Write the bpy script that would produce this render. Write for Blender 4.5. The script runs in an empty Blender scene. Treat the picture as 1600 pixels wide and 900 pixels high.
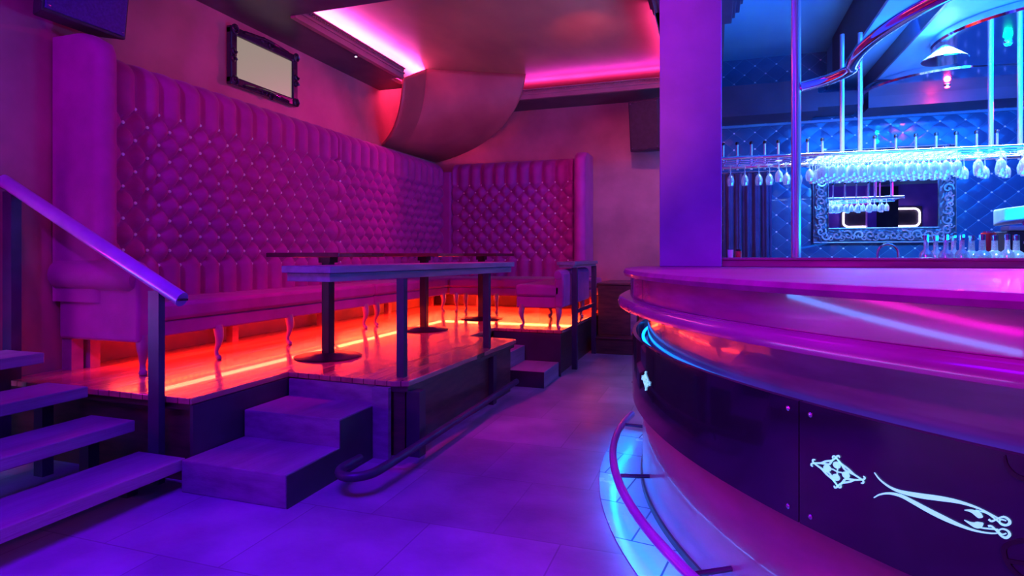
import bpy, math, random
from mathutils import Vector, Matrix
random.seed(7)
SC = bpy.context.scene
COL = SC.collection
PI = math.pi

# ---------------------------------------------------------------- camera
cd = bpy.data.cameras.new('camera')
cam = bpy.data.objects.new('camera', cd); COL.objects.link(cam)
cam.location = (0, 0, 1.24)
cam.rotation_euler = (PI/2, 0, math.radians(18.71))
cd.sensor_width = 36.0
cd.lens = 36.0*930/1600
cd.shift_y = -52/1600
cd.clip_start = 0.05
SC.camera = cam

# ---------------------------------------------------------------- world, exposure
w = bpy.data.worlds.new('world'); SC.world = w; w.use_nodes = True
w.node_tree.nodes['Background'].inputs[0].default_value = (0.25, 0.02, 0.75, 1)
w.node_tree.nodes['Background'].inputs[1].default_value = 0.02
SC.view_settings.view_transform = 'Standard'
SC.view_settings.look = 'None'
SC.view_settings.exposure = 0.0
SC.view_settings.gamma = 1.0
SC.view_settings.use_curve_mapping = False
SC.cycles.max_bounces = 8
SC.cycles.sample_clamp_indirect = 20.0
SC.cycles.use_denoising = True

# ---------------------------------------------------------------- lights
def area(name, loc, target, size, size_y, color, power, spread=180):
    l = bpy.data.lights.new(name, 'AREA'); l.shape = 'RECTANGLE'
    l.size = size; l.size_y = size_y; l.color = color; l.energy = power
    l.spread = math.radians(spread)
    o = bpy.data.objects.new(name, l); COL.objects.link(o)
    o.location = loc
    d = Vector(target) - Vector(loc)
    o.rotation_euler = d.to_track_quat('-Z', 'Y').to_euler()
    return o
def strip(name, loc, sx, sy, rot, color, power):
    l = bpy.data.lights.new(name, 'AREA'); l.shape = 'RECTANGLE'; l.size = sx; l.size_y = sy; l.color = color; l.energy = power
    o = bpy.data.objects.new(name, l); COL.objects.link(o); o.location = loc; o.rotation_euler = rot
    return o
def spot(name, loc, target, ang, color, power, blend=0.6, r=0.05):
    l = bpy.data.lights.new(name, 'SPOT'); l.spot_size = math.radians(ang)
    l.color = color; l.energy = power; l.spot_blend = blend; l.shadow_soft_size = r
    o = bpy.data.objects.new(name, l); COL.objects.link(o)
    o.location = loc
    o.rotation_euler = (Vector(target)-Vector(loc)).to_track_quat('-Z', 'Y').to_euler()
    return o
# violet-blue wash over the dance floor and the stairs, from the lamps behind the camera
area('violet_wash', (-1.5, 0.9, 3.38), (-1.7, 1.5, 0), 1.6, 1.2, (0.12, 0.0, 1.0), 120, 95)
area('purple_wash', (-0.9, 3.8, 3.38), (-0.9, 4.2, 0), 0.5, 2.0, (0.55, 0.0, 0.8), 13)
# magenta wash on the booths
spot('booth_wash_magenta', (-2.0, 7.6, 3.3), (-4.0, 4.4, 1.4), 75, (1.0, 0.0, 0.36), 165)
spot('booth_wash_front', (-0.3, 1.6, 3.3), (-4.0, 4.8, 1.3), 60, (1.0, 0.0, 0.5), 80)
spot('booth_wash_purple', (-2.7, 0.3, 3.1), (-4.0, 4.2, 1.8), 75, (0.30, 0.0, 1.0), 190)
spot('back_booth_wash', (-0.7, 4.2, 3.3), (-2.6, 8.3, 1.6), 75, (0.9, 0.0, 0.5), 40)
# peach wash on the plaster beside the column
spot('peach_wash', (-0.75, 5.2, 3.3), (-0.9, 8.6, 1.6), 60, (1.0, 0.16, 0.40), 110)
# warm wash on the tray ceiling and the top of the left wall
spot('warm_uplight', (-0.6, 1.0, 2.2), (-2.4, 6.2, 3.7), 80, (1.0, 0.12, 0.02), 170)
spot('wall_pink', (-0.6, 2.2, 2.6), (-4.2, 5.0, 3.05), 55, (1.0, 0.12, 0.10), 34)
spot('wall_near_pink', (-1.6, 0.6, 2.9), (-4.2, 2.3, 1.9), 45, (1.0, 0.08, 0.25), 26)
spot('red_patch', (-0.9, 5.2, 2.4), (-1.35, 6.4, 3.72), 28, (1.0, 0.06, 0.0), 60, 1.0)
spot('column_violet', (-0.6, 1.2, 3.0), (-0.15, 4.0, 2.4), 60, (0.24, 0.01, 1.0), 75)
# magenta LED tape hidden in the tray ceiling's cove
strip('cove_led_left', (-3.84, 6.2, 3.60), 0.05, 3.4, (PI, 0, 0), (1.0, 0.10, 0.85), 105)
strip('cove_led_back', (-2.0, 8.12, 3.60), 3.0, 0.05, (PI, 0, 0), (1.0, 0.04, 0.8), 20)
strip('cove_led_right', (-0.42, 6.6, 3.56), 0.05, 2.6, (PI, 0, 0), (1.0, 0.05, 0.8), 24)
# red-orange LED tape under the booths
strip('bench_led_left', (-3.85, 4.2, 0.69), 0.04, 2.5, (0, -0.6, 0), (1.0, 0.028, 0.012), 40)
strip('bench_led_left_far', (-3.85, 6.8, 0.69), 0.04, 2.6, (0, -0.6, 0), (1.0, 0.04, 0.012), 46)
strip('bench_led_back', (-2.6, 8.1, 0.69), 2.4, 0.04, (-0.6, 0, 0), (1.0, 0.06, 0.014), 46)
# blue lamps over and behind the bar
area('bar_blue', (2.6, 6.0, 3.0), (2.3, 8.0, 1.8), 2.4, 1.0, (0.0, 0.13, 1.0), 210)
area('bar_blue_up', (2.2, 4.6, 1.5), (1.8, 4.6, 3.4), 1.6, 1.6, (0.0, 0.16, 1.0), 260)
l_ = strip('glass_white', (2.1, 5.95, 3.07), 2.6, 0.25, (0, 0, math.radians(-0.5)), (0.6, 0.88, 1.0), 115); l_.data.spread = math.radians(80)
spot('frame_cyan', (1.9, 5.0, 3.1), (2.0, 8.5, 1.95), 30, (0.1, 0.65, 1.0), 260)
spot('bottle_fill', (2.0, 3.2, 3.1), (2.1, 4.5, 1.15), 30, (0.4, 0.85, 1.0), 480)  # fill added to brighten the dim bottles, no such lamp known
spot('deck_magenta', (-2.0, 4.0, 3.38), (-2.5, 4.6, 0.47), 70, (1.0, 0.0, 0.35), 210)
spot('bar_top_glare', (3.5, 7.8, 2.9), (1.2, 2.2, 1.16), 38, (1.0, 0.0, 0.9), 520)
spot('bar_top_magenta', (2.9, 4.6, 3.0), (1.6, 2.6, 1.16), 70, (1.0, 0.0, 0.75), 420)
spot('bar_near_magenta', (1.6, -1.2, 3.0), (0.9, 1.5, 1.1), 40, (1.0, 0.0, 0.95), 380)
spot('bar_front_magenta', (-1.4, -1.2, 3.0), (0.4, 1.8, 0.4), 58, (0.85, 0.0, 0.75), 100)
# blue LED tape behind the top of the bar's black panels and under its foot rail

# ---------------------------------------------------------------- materials
def inp(b, n, v):
    if n in b.inputs: b.inputs[n].default_value = v
def mat(name, col, col2=None, scale=6.0, rough=0.5, metal=0.0, bump=0.0, bscale=None, coat=0.0, sheen=0.0, detail=4, stretch=(1, 1, 1), rvar=0.0, lo=0.35, hi=0.65):
    m = bpy.data.materials.new(name); m.use_nodes = True
    nt = m.node_tree; N = nt.nodes; L = nt.links
    b = N['Principled BSDF']
    col2 = col2 or tuple(c*0.75 for c in col)
    tc = N.new('ShaderNodeTexCoord'); mp = N.new('ShaderNodeMapping'); mp.inputs['Scale'].default_value = stretch
    L.new(tc.outputs['Object'], mp.inputs['Vector'])
    nz = N.new('ShaderNodeTexNoise'); nz.inputs['Scale'].default_value = scale; nz.inputs['Detail'].default_value = detail
    L.new(mp.outputs[0], nz.inputs['Vector'])
    cr = N.new('ShaderNodeValToRGB')
    cr.color_ramp.elements[0].position = lo; cr.color_ramp.elements[1].position = hi
    cr.color_ramp.elements[0].color = (*col2, 1); cr.color_ramp.elements[1].color = (*col, 1)
    L.new(nz.outputs['Fac'], cr.inputs[0]); L.new(cr.outputs[0], b.inputs['Base Color'])
    inp(b, 'Roughness', rough); inp(b, 'Metallic', metal); inp(b, 'Coat Weight', coat); inp(b, 'Coat Roughness', 0.04)
    inp(b, 'Sheen Weight', sheen); inp(b, 'Sheen Roughness', 0.4)
    if rvar:
        mr = N.new('ShaderNodeMapRange'); mr.inputs['To Min'].default_value = max(0.02, rough-rvar); mr.inputs['To Max'].default_value = rough+rvar
        L.new(nz.outputs['Fac'], mr.inputs['Value']); L.new(mr.outputs[0], b.inputs['Roughness'])
    if bump:
        n2 = N.new('ShaderNodeTexNoise'); n2.inputs['Scale'].default_value = bscale or scale*4; n2.inputs['Detail'].default_value = 5
        L.new(mp.outputs[0], n2.inputs['Vector'])
        bp = N.new('ShaderNodeBump'); bp.inputs['Strength'].default_value = bump; bp.inputs['Distance'].default_value = 0.02
        L.new(n2.outputs['Fac'], bp.inputs['Height']); L.new(bp.outputs[0], b.inputs['Normal'])
    return m
def emit(name, col, strength, dark=0.7):
    m = bpy.data.materials.new(name); m.use_nodes = True
    nt = m.node_tree; N = nt.nodes; L = nt.links
    b = N['Principled BSDF']; inp(b, 'Base Color', (*[min(1, c) for c in col], 1)); inp(b, 'Emission Color', (*col, 1)); inp(b, 'Emission Strength', strength)
    inp(b, 'Roughness', 0.4)
    return m
def planks(name, col, col2, width=0.09, axis=0, rough=0.25, coat=0.3):
    m = mat(name, col, col2, 9, rough, 0, 0.12, 40, coat, stretch=(1, 0.12, 1) if axis == 0 else (0.12, 1, 1), rvar=0.08)
    nt = m.node_tree; N = nt.nodes; L = nt.links; b = N['Principled BSDF']
    tc = N.new('ShaderNodeTexCoord'); sp = N.new('ShaderNodeSeparateXYZ'); L.new(tc.outputs['Object'], sp.inputs[0])
    dv = N.new('ShaderNodeMath'); dv.operation = 'DIVIDE'; dv.inputs[1].default_value = width; L.new(sp.outputs[axis], dv.inputs[0])
    fr = N.new('ShaderNodeMath'); fr.operation = 'FRACT'; L.new(dv.outputs[0], fr.inputs[0])
    lt = N.new('ShaderNodeMath'); lt.operation = 'LESS_THAN'; lt.inputs[1].default_value = 0.06; L.new(fr.outputs[0], lt.inputs[0])
    mx = N.new('ShaderNodeMix'); mx.data_type = 'RGBA'; mx.inputs['B'].default_value = (*[c*0.15 for c in col2], 1)
    src = b.inputs['Base Color'].links[0].from_socket
    L.new(src, mx.inputs['A']); L.new(lt.outputs[0], mx.inputs['Factor']); L.new(mx.outputs['Result'], b.inputs['Base Color'])
    return m
def tiles(name, col, col2, size, mortar, rough=0.4, rot=0.0, msize=0.006, coat=0.0):
    m = mat(name, col, col2, 3.0, rough, 0, 0.06, 30, coat, rvar=0.08)
    nt = m.node_tree; N = nt.nodes; L = nt.links; b = N['Principled BSDF']
    tc = N.new('ShaderNodeTexCoord'); mp = N.new('ShaderNodeMapping'); mp.inputs['Rotation'].default_value = (0, 0, rot)
    br = N.new('ShaderNodeTexBrick'); L.new(tc.outputs['Object'], mp.inputs[0]); L.new(mp.outputs[0], br.inputs['Vector'])
    br.inputs['Scale'].default_value = 1.0; br.inputs['Brick Width'].default_value = size; br.inputs['Row Height'].default_value = size
    br.inputs['Mortar Size'].default_value = msize; br.inputs['Mortar Smooth'].default_value = 0.3
    br.inputs['Color1'].default_value = (1, 1, 1, 1); br.inputs['Color2'].default_value = (0.72, 0.72, 0.72, 1); br.inputs['Mortar'].default_value = (*mortar, 1)
    mx = N.new('ShaderNodeMix'); mx.data_type = 'RGBA'; mx.blend_type = 'MULTIPLY'; mx.inputs['Factor'].default_value = 1
    src = b.inputs['Base Color'].links[0].from_socket
    L.new(src, mx.inputs['A']); L.new(br.outputs['Color'], mx.inputs['B']); L.new(mx.outputs['Result'], b.inputs['Base Color'])
    return m
def diamond_tiles():
    # dark glossy diamond tiles with a pale stud where the joints cross
    m = bpy.data.materials.new('diamond_tile'); m.use_nodes = True
    nt = m.node_tree; N = nt.nodes; L = nt.links; b = N['Principled BSDF']
    tc = N.new('ShaderNodeTexCoord'); sp = N.new('ShaderNodeSeparateXYZ'); L.new(tc.outputs['Object'], sp.inputs[0])
    def ma(op, a, bb=None):
        n = N.new('ShaderNodeMath'); n.operation = op
        for i, v in enumerate((a, bb)):
            if v is None: continue
            if isinstance(v, (int, float)): n.inputs[i].default_value = v
            else: L.new(v, n.inputs[i])
        return n.outputs[0]
    u = ma('DIVIDE', sp.outputs[0], 0.26); v = ma('DIVIDE', sp.outputs[2], 0.22)
    p = ma('PINGPONG', ma('ADD', u, v), 0.5); q = ma('PINGPONG', ma('SUBTRACT', u, v), 0.5)
    line = ma('LESS_THAN', ma('MINIMUM', p, q), 0.014)
    stud = ma('LESS_THAN', ma('MAXIMUM', p, q), 0.055)
    mx = N.new('ShaderNodeMix'); mx.data_type = 'RGBA'; mx.inputs['A'].default_value = (0.03, 0.12, 0.24, 1); mx.inputs['B'].default_value = (0.06, 0.24, 0.36, 1)
    L.new(line, mx.inputs['Factor'])
    m2 = N.new('ShaderNodeMix'); m2.data_type = 'RGBA'; m2.inputs['B'].default_value = (0.9, 0.95, 1, 1)
    L.new(stud, m2.inputs['Factor']); L.new(mx.outputs['Result'], m2.inputs['A']); L.new(m2.outputs['Result'], b.inputs['Base Color'])
    bp = N.new('ShaderNodeBump'); bp.inputs['Strength'].default_value = 0.5; bp.inputs['Distance'].default_value = 0.03
    hh = ma('POWER', ma('MULTIPLY', p, q), 0.5); L.new(hh, bp.inputs['Height']); L.new(bp.outputs[0], b.inputs['Normal'])
    inp(b, 'Roughness', 0.22); inp(b, 'Coat Weight', 0.5)
    return m
M = {}
M['plaster'] = mat('golden_plaster', (0.46, 0.20, 0.22), (0.33, 0.14, 0.16), 2.2, 0.5, 0, 0.15, 14, rvar=0.1)
M['tray'] = mat('golden_ceiling_plaster', (0.62, 0.30, 0.14), (0.45, 0.20, 0.10), 1.6, 0.38, 0, 0.12, 10, stretch=(1, 0.5, 1), rvar=0.1)
M['swoop'] = mat('red_gold_plaster', (0.56, 0.14, 0.13), (0.42, 0.09, 0.09), 1.8, 0.5, 0, 0.12, 10, rvar=0.1)
M['soffit'] = mat('dark_soffit_paint', (0.10, 0.09, 0.10), (0.06, 0.05, 0.07), 3, 0.4)
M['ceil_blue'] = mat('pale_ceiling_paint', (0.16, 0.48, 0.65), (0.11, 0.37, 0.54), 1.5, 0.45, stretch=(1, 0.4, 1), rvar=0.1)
M['beamside'] = mat('dark_beam_paint', (0.06, 0.05, 0.10), (0.04, 0.03, 0.07), 3, 0.4)
M['column'] = mat('violet_column_plaster', (0.33, 0.13, 0.76), (0.26, 0.10, 0.64), 2.5, 0.45, 0, 0.1, 12)
M['floor'] = tiles('grey_vinyl_tile', (0.36, 0.25, 0.42), (0.24, 0.16, 0.29), 0.62, (0.62, 0.62, 0.62), 0.42, 0.0, 0.004)
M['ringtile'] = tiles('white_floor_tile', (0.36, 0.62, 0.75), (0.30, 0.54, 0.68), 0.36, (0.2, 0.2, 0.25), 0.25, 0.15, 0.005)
M['velvet'] = mat('pink_velvet', (0.42, 0.016, 0.30), (0.34, 0.012, 0.24), 5, 0.75, 0, 0.15, 120, sheen=0.2)
M['legwood'] = mat('painted_leg_wood', (0.40, 0.12, 0.25), (0.28, 0.08, 0.18), 8, 0.35)
M['crystal'] = emit('crystal_button', (0.9, 0.8, 1.0), 0.0); inp(M['crystal'].node_tree.nodes['Principled BSDF'], 'Metallic', 0.0); inp(M['crystal'].node_tree.nodes['Principled BSDF'], 'Roughness', 0.15)
M['deck'] = planks('red_platform_planks', (0.52, 0.16, 0.16), (0.32, 0.08, 0.09), 0.085, 0, 0.22, 0.4)
M['darkwood'] = mat('dark_panel_wood', (0.10, 0.04, 0.035), (0.05, 0.02, 0.02), 5, 0.35, 0, 0.1, 40, 0.2, stretch=(1, 1, 6))
M['stepwood'] = mat('greyed_step_wood', (0.28, 0.17, 0.30), (0.18, 0.10, 0.20), 6, 0.45, 0, 0.15, 50, stretch=(1, 0.2, 3))
M['blackside'] = mat('black_painted_board', (0.045, 0.035, 0.06), (0.03, 0.02, 0.04), 4, 0.4)
M['railwood'] = mat('grey_rail_wood', (0.27, 0.20, 0.30), (0.18, 0.13, 0.20), 5, 0.35, 0, 0.1, 40, stretch=(4, 0.4, 4))
M['steel'] = mat('dark_painted_steel', (0.06, 0.03, 0.10), (0.04, 0.02, 0.07), 6, 0.45, 0.3)
M['handrail'] = mat('satin_handrail', (0.50, 0.22, 0.68), (0.40, 0.17, 0.58), 7, 0.3, 0.1, coat=0.3)
M['chrome'] = mat('chrome', (0.85, 0.83, 0.86), (0.75, 0.73, 0.76), 3, 0.09, 1.0)
M['satin'] = mat('satin_steel', (0.80, 0.78, 0.86), (0.68, 0.66, 0.76), 3, 0.28, 0.75)
M['blacktop'] = mat('black_table_top', (0.10, 0.03, 0.05), (0.06, 0.02, 0.03), 6, 0.2, 0, coat=0.5)
M['blackmetal'] = mat('black_metal', (0.03, 0.02, 0.03), (0.02, 0.015, 0.02), 6, 0.35, 0.3)
M['barwood'] = mat('glossy_red_bar_wood', (0.46, 0.08, 0.34), (0.32, 0.05, 0.24), 3, 0.22, 0, 0.0, 30, 0.9, stretch=(1, 1, 5), rvar=0.04)
M['bartop'] = mat('glossy_bar_top_wood', (0.50, 0.035, 0.36), (0.36, 0.025, 0.26), 3, 0.42, 0, 0.0, 30, 0.15, stretch=(1, 5, 1), rvar=0.05)
M['plinth'] = mat('satin_plinth_wood', (0.46, 0.05, 0.22), (0.33, 0.03, 0.16), 2.5, 0.33, 0, 0.03, 20, 0.3, stretch=(1, 1, 3))
M['panel'] = mat('black_gloss_panel', (0.02, 0.012, 0.03), (0.015, 0.01, 0.022), 3, 0.12, 0, coat=0.6)
M['print'] = emit('glowing_motif_print', (0.28, 0.75, 0.95), 0.95)  # printed motif carries its own emission
M['silver'] = mat('silver_leaf', (0.85, 0.87, 0.9), (0.6, 0.62, 0.68), 8, 0.28, 0.7)
M['silverdark'] = mat('shaded_silver', (0.16, 0.19, 0.26), (0.10, 0.12, 0.18), 8, 0.4, 0.5)  # frame ground darkened: shade between the scrolls put into the colour
M['mirror'] = mat('mirror_glass', (0.92, 0.92, 0.92), (0.90, 0.90, 0.90), 1, 0.01, 1.0)
M['darkmirror'] = mat('dark_mirror_panel', (0.10, 0.13, 0.30), (0.07, 0.09, 0.24), 1, 0.06, 0.9)
M['curtain'] = mat('blue_curtain_cloth', (0.06, 0.08, 0.22), (0.04, 0.05, 0.15), 6, 0.8, sheen=0.3)
M['tile'] = diamond_tiles()
M['frameblack'] = mat('black_lacquer_frame', (0.03, 0.02, 0.05), (0.02, 0.012, 0.03), 8, 0.18, 0, coat=0.6)
M['pane'] = emit('glowing_grey_pane', (0.36, 0.31, 0.24), 0.8)  # no display known; emission stands in for a mirror's pale reflection
inp(M['pane'].node_tree.nodes['Principled BSDF'], 'Base Color', (0.03, 0.03, 0.03, 1))
M['speaker'] = mat('black_speaker_case', (0.03, 0.025, 0.05), (0.02, 0.018, 0.035), 20, 0.5, 0, 0.3, 200)
M['grille'] = mat('blue_black_speaker_grille', (0.06, 0.03, 0.30), (0.04, 0.02, 0.2), 60, 0.45, 0.3, 0.4, 300)
M['neon'] = emit('white_violet_neon', (0.85, 0.7, 1.0), 6)
M['led_orange'] = emit('orange_led', (1.0, 0.08, 0.01), 12)
M['led_blue'] = emit('blue_led', (0.0, 0.20, 1.0), 5); M['line_blue'] = emit('added_blue_line', (0.05, 0.3, 1.0), 20)
M['led_rail'] = emit('blue_rail_led', (0.0, 0.24, 1.0), 75)
M['line_pink'] = emit('added_pink_line', (1.0, 0.0, 0.6), 20)
M['led_red'] = emit('red_led', (1.0, 0.03, 0.12), 30)
M['led_green'] = emit('green_led', (0.0, 1.0, 0.35), 30)
M['screw'] = mat('steel_screw', (0.6, 0.5, 0.65), (0.5, 0.4, 0.55), 10, 0.25, 0.9)
M['white'] = mat('white_ceramic', (0.85, 0.85, 0.9), (0.8, 0.8, 0.85), 5, 0.2)
M['redplastic'] = mat('red_plastic', (0.6, 0.02, 0.03), (0.5, 0.02, 0.03), 5, 0.3)
M['blueplastic'] = mat('pale_blue_plastic', (0.35, 0.55, 0.7), (0.25, 0.42, 0.6), 9, 0.3)
inp(M['bartop'].node_tree.nodes['Principled BSDF'], 'Specular IOR Level', 0.3)
def glass(name, tint=(0.9, 0.97, 1.0), mixf=0.35):
    m = bpy.data.materials.new(name); m.use_nodes = True
    nt = m.node_tree; N = nt.nodes; L = nt.links
    out = N['Material Output']; N.remove(N['Principled BSDF'])
    g = N.new('ShaderNodeBsdfGlossy'); g.inputs['Roughness'].default_value = 0.12; g.inputs['Color'].default_value = (*tint, 1)
    t = N.new('ShaderNodeBsdfTransparent'); t.inputs['Color'].default_value = (*tint, 1)
    d = N.new('ShaderNodeBsdfTranslucent'); d.inputs['Color'].default_value = (*tint, 1)
    nz = N.new('ShaderNodeTexNoise'); nz.inputs['Scale'].default_value = 30
    fr = N.new('ShaderNodeFresnel'); fr.inputs[0].default_value = 1.5
    ad = N.new('ShaderNodeMath'); ad.operation = 'MULTIPLY_ADD'; ad.inputs[1].default_value = mixf; L.new(nz.outputs['Fac'], ad.inputs[0]); L.new(fr.outputs[0], ad.inputs[2])
    m1 = N.new('ShaderNodeMixShader'); m2 = N.new('ShaderNodeMixShader'); m1.inputs[0].default_value = 0.45
    L.new(g.outputs[0], m1.inputs[1]); L.new(d.outputs[0], m1.inputs[2])
    L.new(ad.outputs[0], m2.inputs[0]); L.new(t.outputs[0], m2.inputs[1]); L.new(m1.outputs[0], m2.inputs[2])
    L.new(m2.outputs[0], out.inputs[0])
    return m
M['glass'] = glass('clear_glass', mixf=1.1)
M['bottleglass'] = glass('bottle_glass', (0.8, 0.97, 1.0), 1.6)

# ---------------------------------------------------------------- mesh helpers
class MB:
    def __init__(s): s.v = []; s.f = []; s.T = Matrix.Identity(4)
    def add(s, vs, fs):
        n = len(s.v); s.v += [tuple(s.T @ Vector(p)) for p in vs]; s.f += [tuple(i+n for i in f) for f in fs]; return s
    def box(s, x0, x1, y0, y1, z0, z1):
        if x0 > x1: x0, x1 = x1, x0
        if y0 > y1: y0, y1 = y1, y0
        if z0 > z1: z0, z1 = z1, z0
        return s.add([(x0,y0,z0),(x1,y0,z0),(x1,y1,z0),(x0,y1,z0),(x0,y0,z1),(x1,y0,z1),(x1,y1,z1),(x0,y1,z1)],
              [(0,3,2,1),(4,5,6,7),(0,1,5,4),(1,2,6,5),(2,3,7,6),(3,0,4,7)])
    def prism(s, poly, z0, z1):      # counter-clockwise polygon, extruded up
        n = len(poly)
        vs = [(x, y, z0) for x, y in poly]+[(x, y, z1) for x, y in poly]
        fs = [tuple(range(n-1, -1, -1)), tuple(range(n, 2*n))]+[(i, (i+1) % n, (i+1) % n+n, i+n) for i in range(n)]
        return s.add(vs, fs)
    def tube(s, pts, r, n=12, cap=True, closed=False, flat=1.0):
        P = [Vector(p) for p in pts]; k = len(P)
        R = r if isinstance(r, (list, tuple)) else [r]*k
        up = None; vs = []
        for i in range(k):
            if closed: t = P[(i+1) % k]-P[i-1]
            else: t = P[min(i+1, k-1)]-P[max(i-1, 0)]
            t.normalize()
            if up is None:
                up = Vector((0, 0, 1)) if abs(t.z) < 0.9 else Vector((0, 1, 0))
            a = t.cross(up)
            if a.length < 1e-4: a = t.cross(Vector((1, 0, 0)))
            a.normalize(); b = a.cross(t).normalized(); up = b
            for j in range(n):
                th = 2*PI*j/n; q = P[i]+a*math.cos(th)*R[i]+b*math.sin(th)*R[i]*flat; vs.append(tuple(q))
        fs = []
        for i in range(k if closed else k-1):
            for j in range(n):
                i2 = (i+1) % k
                fs.append((i*n+j, i*n+(j+1) % n, i2*n+(j+1) % n, i2*n+j))
        if cap and not closed:
            fs.append(tuple(range(n-1, -1, -1))); fs.append(tuple((k-1)*n+j for j in range(n)))
        return s.add(vs, fs)
    def lathe(s, prof, cx=0, cy=0, cz=0, n=24):     # prof: (r, z)
        vs = []; fs = []; k = len(prof)
        for r, z in prof:
            for j in range(n):
                a = 2*PI*j/n; vs.append((cx+r*math.cos(a), cy+r*math.sin(a), cz+z))
        for i in range(k-1):
            for j in range(n): fs.append((i*n+j, i*n+(j+1) % n, (i+1)*n+(j+1) % n, (i+1)*n+j))
        if prof[0][0] > 1e-4: fs.append(tuple(range(n-1, -1, -1)))
        if prof[-1][0] > 1e-4: fs.append(tuple((k-1)*n+j for j in range(n)))
        return s.add(vs, fs)
    def arc(s, prof, a0, a1, n=72, c=(2.40, 3.77), cap=True):   # closed profile (r, z) swept about c, degrees
        vs = []; fs = []; k = len(prof)
        for i in range(n+1):
            a = math.radians(a0+(a1-a0)*i/n)
            for r, z in prof: vs.append((c[0]+r*math.cos(a), c[1]+r*math.sin(a), z))
        for i in range(n):
            for j in range(k): fs.append((i*k+j, i*k+(j+1) % k, (i+1)*k+(j+1) % k, (i+1)*k+j))
        if cap: fs.append(tuple(range(k-1, -1, -1))); fs.append(tuple(n*k+j for j in range(k)))
        return s.add(vs, fs)
    def grid(s, nu, nv, fn, closed_back=None):
        vs = [fn(i/nu, j/nv) for j in range(nv+1) for i in range(nu+1)]
        fs = [(j*(nu+1)+i, j*(nu+1)+i+1, (j+1)*(nu+1)+i+1, (j+1)*(nu+1)+i) for j in range(nv) for i in range(nu)]
        return s.add(vs, fs)
    def build(s, name, m, parent=None, local=False, smooth=None, bevel=0.0, solid=0.0):
        off = Vector((0, 0, 0))
        if parent is not None and not local:
            p = parent
            while p is not None: off += p.location; p = p.parent
        me = bpy.data.meshes.new(name)
        me.from_pydata([(x-off.x, y-off.y, z-off.z) for x, y, z in s.v], [], s.f)
        import bmesh
        bm = bmesh.new(); bm.from_mesh(me); bmesh.ops.recalc_face_normals(bm, faces=bm.faces); bm.to_mesh(me); bm.free()
        if isinstance(m, str): m = M[m]
        me.materials.append(m); me.validate(); me.update()
        if smooth is not None:
            me.shade_smooth(); me.set_sharp_from_angle(angle=math.radians(smooth))
        o = bpy.data.objects.new(name, me); COL.objects.link(o)
        if parent is not None: o.parent = parent
        if solid:
            md = o.modifiers.new('Solidify', 'SOLIDIFY'); md.thickness = solid; md.offset = -1
        if bevel:
            md = o.modifiers.new('Bevel', 'BEVEL'); md.width = bevel; md.segments = 2; md.limit_method = 'ANGLE'
        return o
def tag(o, label=None, cat=None, group=None, kind=None):
    if label: o['label'] = label
    if cat: o['category'] = cat
    if group: o['group'] = group
    if kind: o['kind'] = kind
    return o
def thing(name, loc, label, cat, group=None):
    o = bpy.data.objects.new(name, None); COL.objects.link(o); o.location = loc
    o.empty_display_size = 0.1
    return tag(o, label, cat, group)
def struct(name, mb, m, parent=None, **k):
    o = mb.build(name, m, parent, **k)
    if parent is None: o['kind'] = 'structure'
    return o
def copy_tree(o, parent=None):
    c = o.copy(); COL.objects.link(c)
    if parent is not None: c.parent = parent
    for ch in [x for x in SC.objects if x.parent == o]: copy_tree(ch, c)
    return c
def smoothpath(pts, n=8):            # Catmull-Rom
    P = [Vector(p) for p in pts]; P = [P[0]*2-P[1]]+P+[P[-1]*2-P[-2]]
    out = []
    for i in range(1, len(P)-2):
        for k in range(n):
            t = k/n; a, b, c, d = P[i-1], P[i], P[i+1], P[i+2]
            out.append(0.5*((2*b)+(c-a)*t+(2*a-5*b+4*c-d)*t*t+(3*b-a-3*c+d)*t**3))
    out.append(P[-2]); return out

# outlines of the printed motifs on the bar front: (angle, height, width)
FLOURISH=[[(225.325,0.6838,0.0016),(225.61,0.6703,0.0028),(226.086,0.6603,0.004),(226.622,0.6578,0.0063),(227.497,0.6636,0.0092),(228.388,0.6727,0.0089),(229.163,0.6784,0.0058),(229.897,0.6774,0.0032),(230.481,0.6706,0.0021),(230.652,0.6676,0.0017)],[(225.3,0.6193,0.0016),(225.61,0.6331,0.0028),(226.086,0.6444,0.004),(226.622,0.648,0.0063),(227.139,0.6437,0.0077),(227.846,0.6358,0.0091),(228.52,0.6298,0.0089),(229.163,0.6258,0.0058),(229.778,0.6254,0.0032),(230.367,0.6315,0.0021),(230.652,0.6385,0.0017)],[(230.251,0.66,0.0032),(230.367,0.658,0.0031),(230.567,0.667,0.0024),(230.792,0.6757,0.0031),(230.976,0.6723,0.0041),(230.987,0.6646,0.0041),(230.82,0.6577,0.0031),(230.652,0.6593,0.0024),(230.68,0.6674,0.0021),(230.876,0.669,0.0021)],[(229.778,0.6716,0.0014),(230.192,0.6722,0.0021),(230.481,0.6654,0.0024),(230.708,0.6593,0.0024),(230.876,0.6598,0.0021)],[(230.239,0.645,0.0032),(230.367,0.6468,0.0031),(230.538,0.6404,0.0024),(230.708,0.6327,0.0031),(230.876,0.6323,0.0041),(230.998,0.6409,0.0041),(230.932,0.6482,0.0031),(230.736,0.6485,0.0024),(230.607,0.6411,0.0021),(230.736,0.6368,0.0021),(230.876,0.6416,0.0021)],[(229.596,0.6361,0.0014),(229.957,0.636,0.0021),(230.367,0.6412,0.0024),(230.595,0.6443,0.0021)],[(229.35,0.6637,0.0011),(229.596,0.6665,0.005),(229.808,0.6644,0.0099),(229.927,0.6623,0.0106),(230.034,0.6608,0.0021)],[(229.338,0.6411,0.0011),(229.535,0.6385,0.0043),(229.747,0.6376,0.0093),(229.897,0.6412,0.0106),(230.046,0.6476,0.0021)]]
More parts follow.
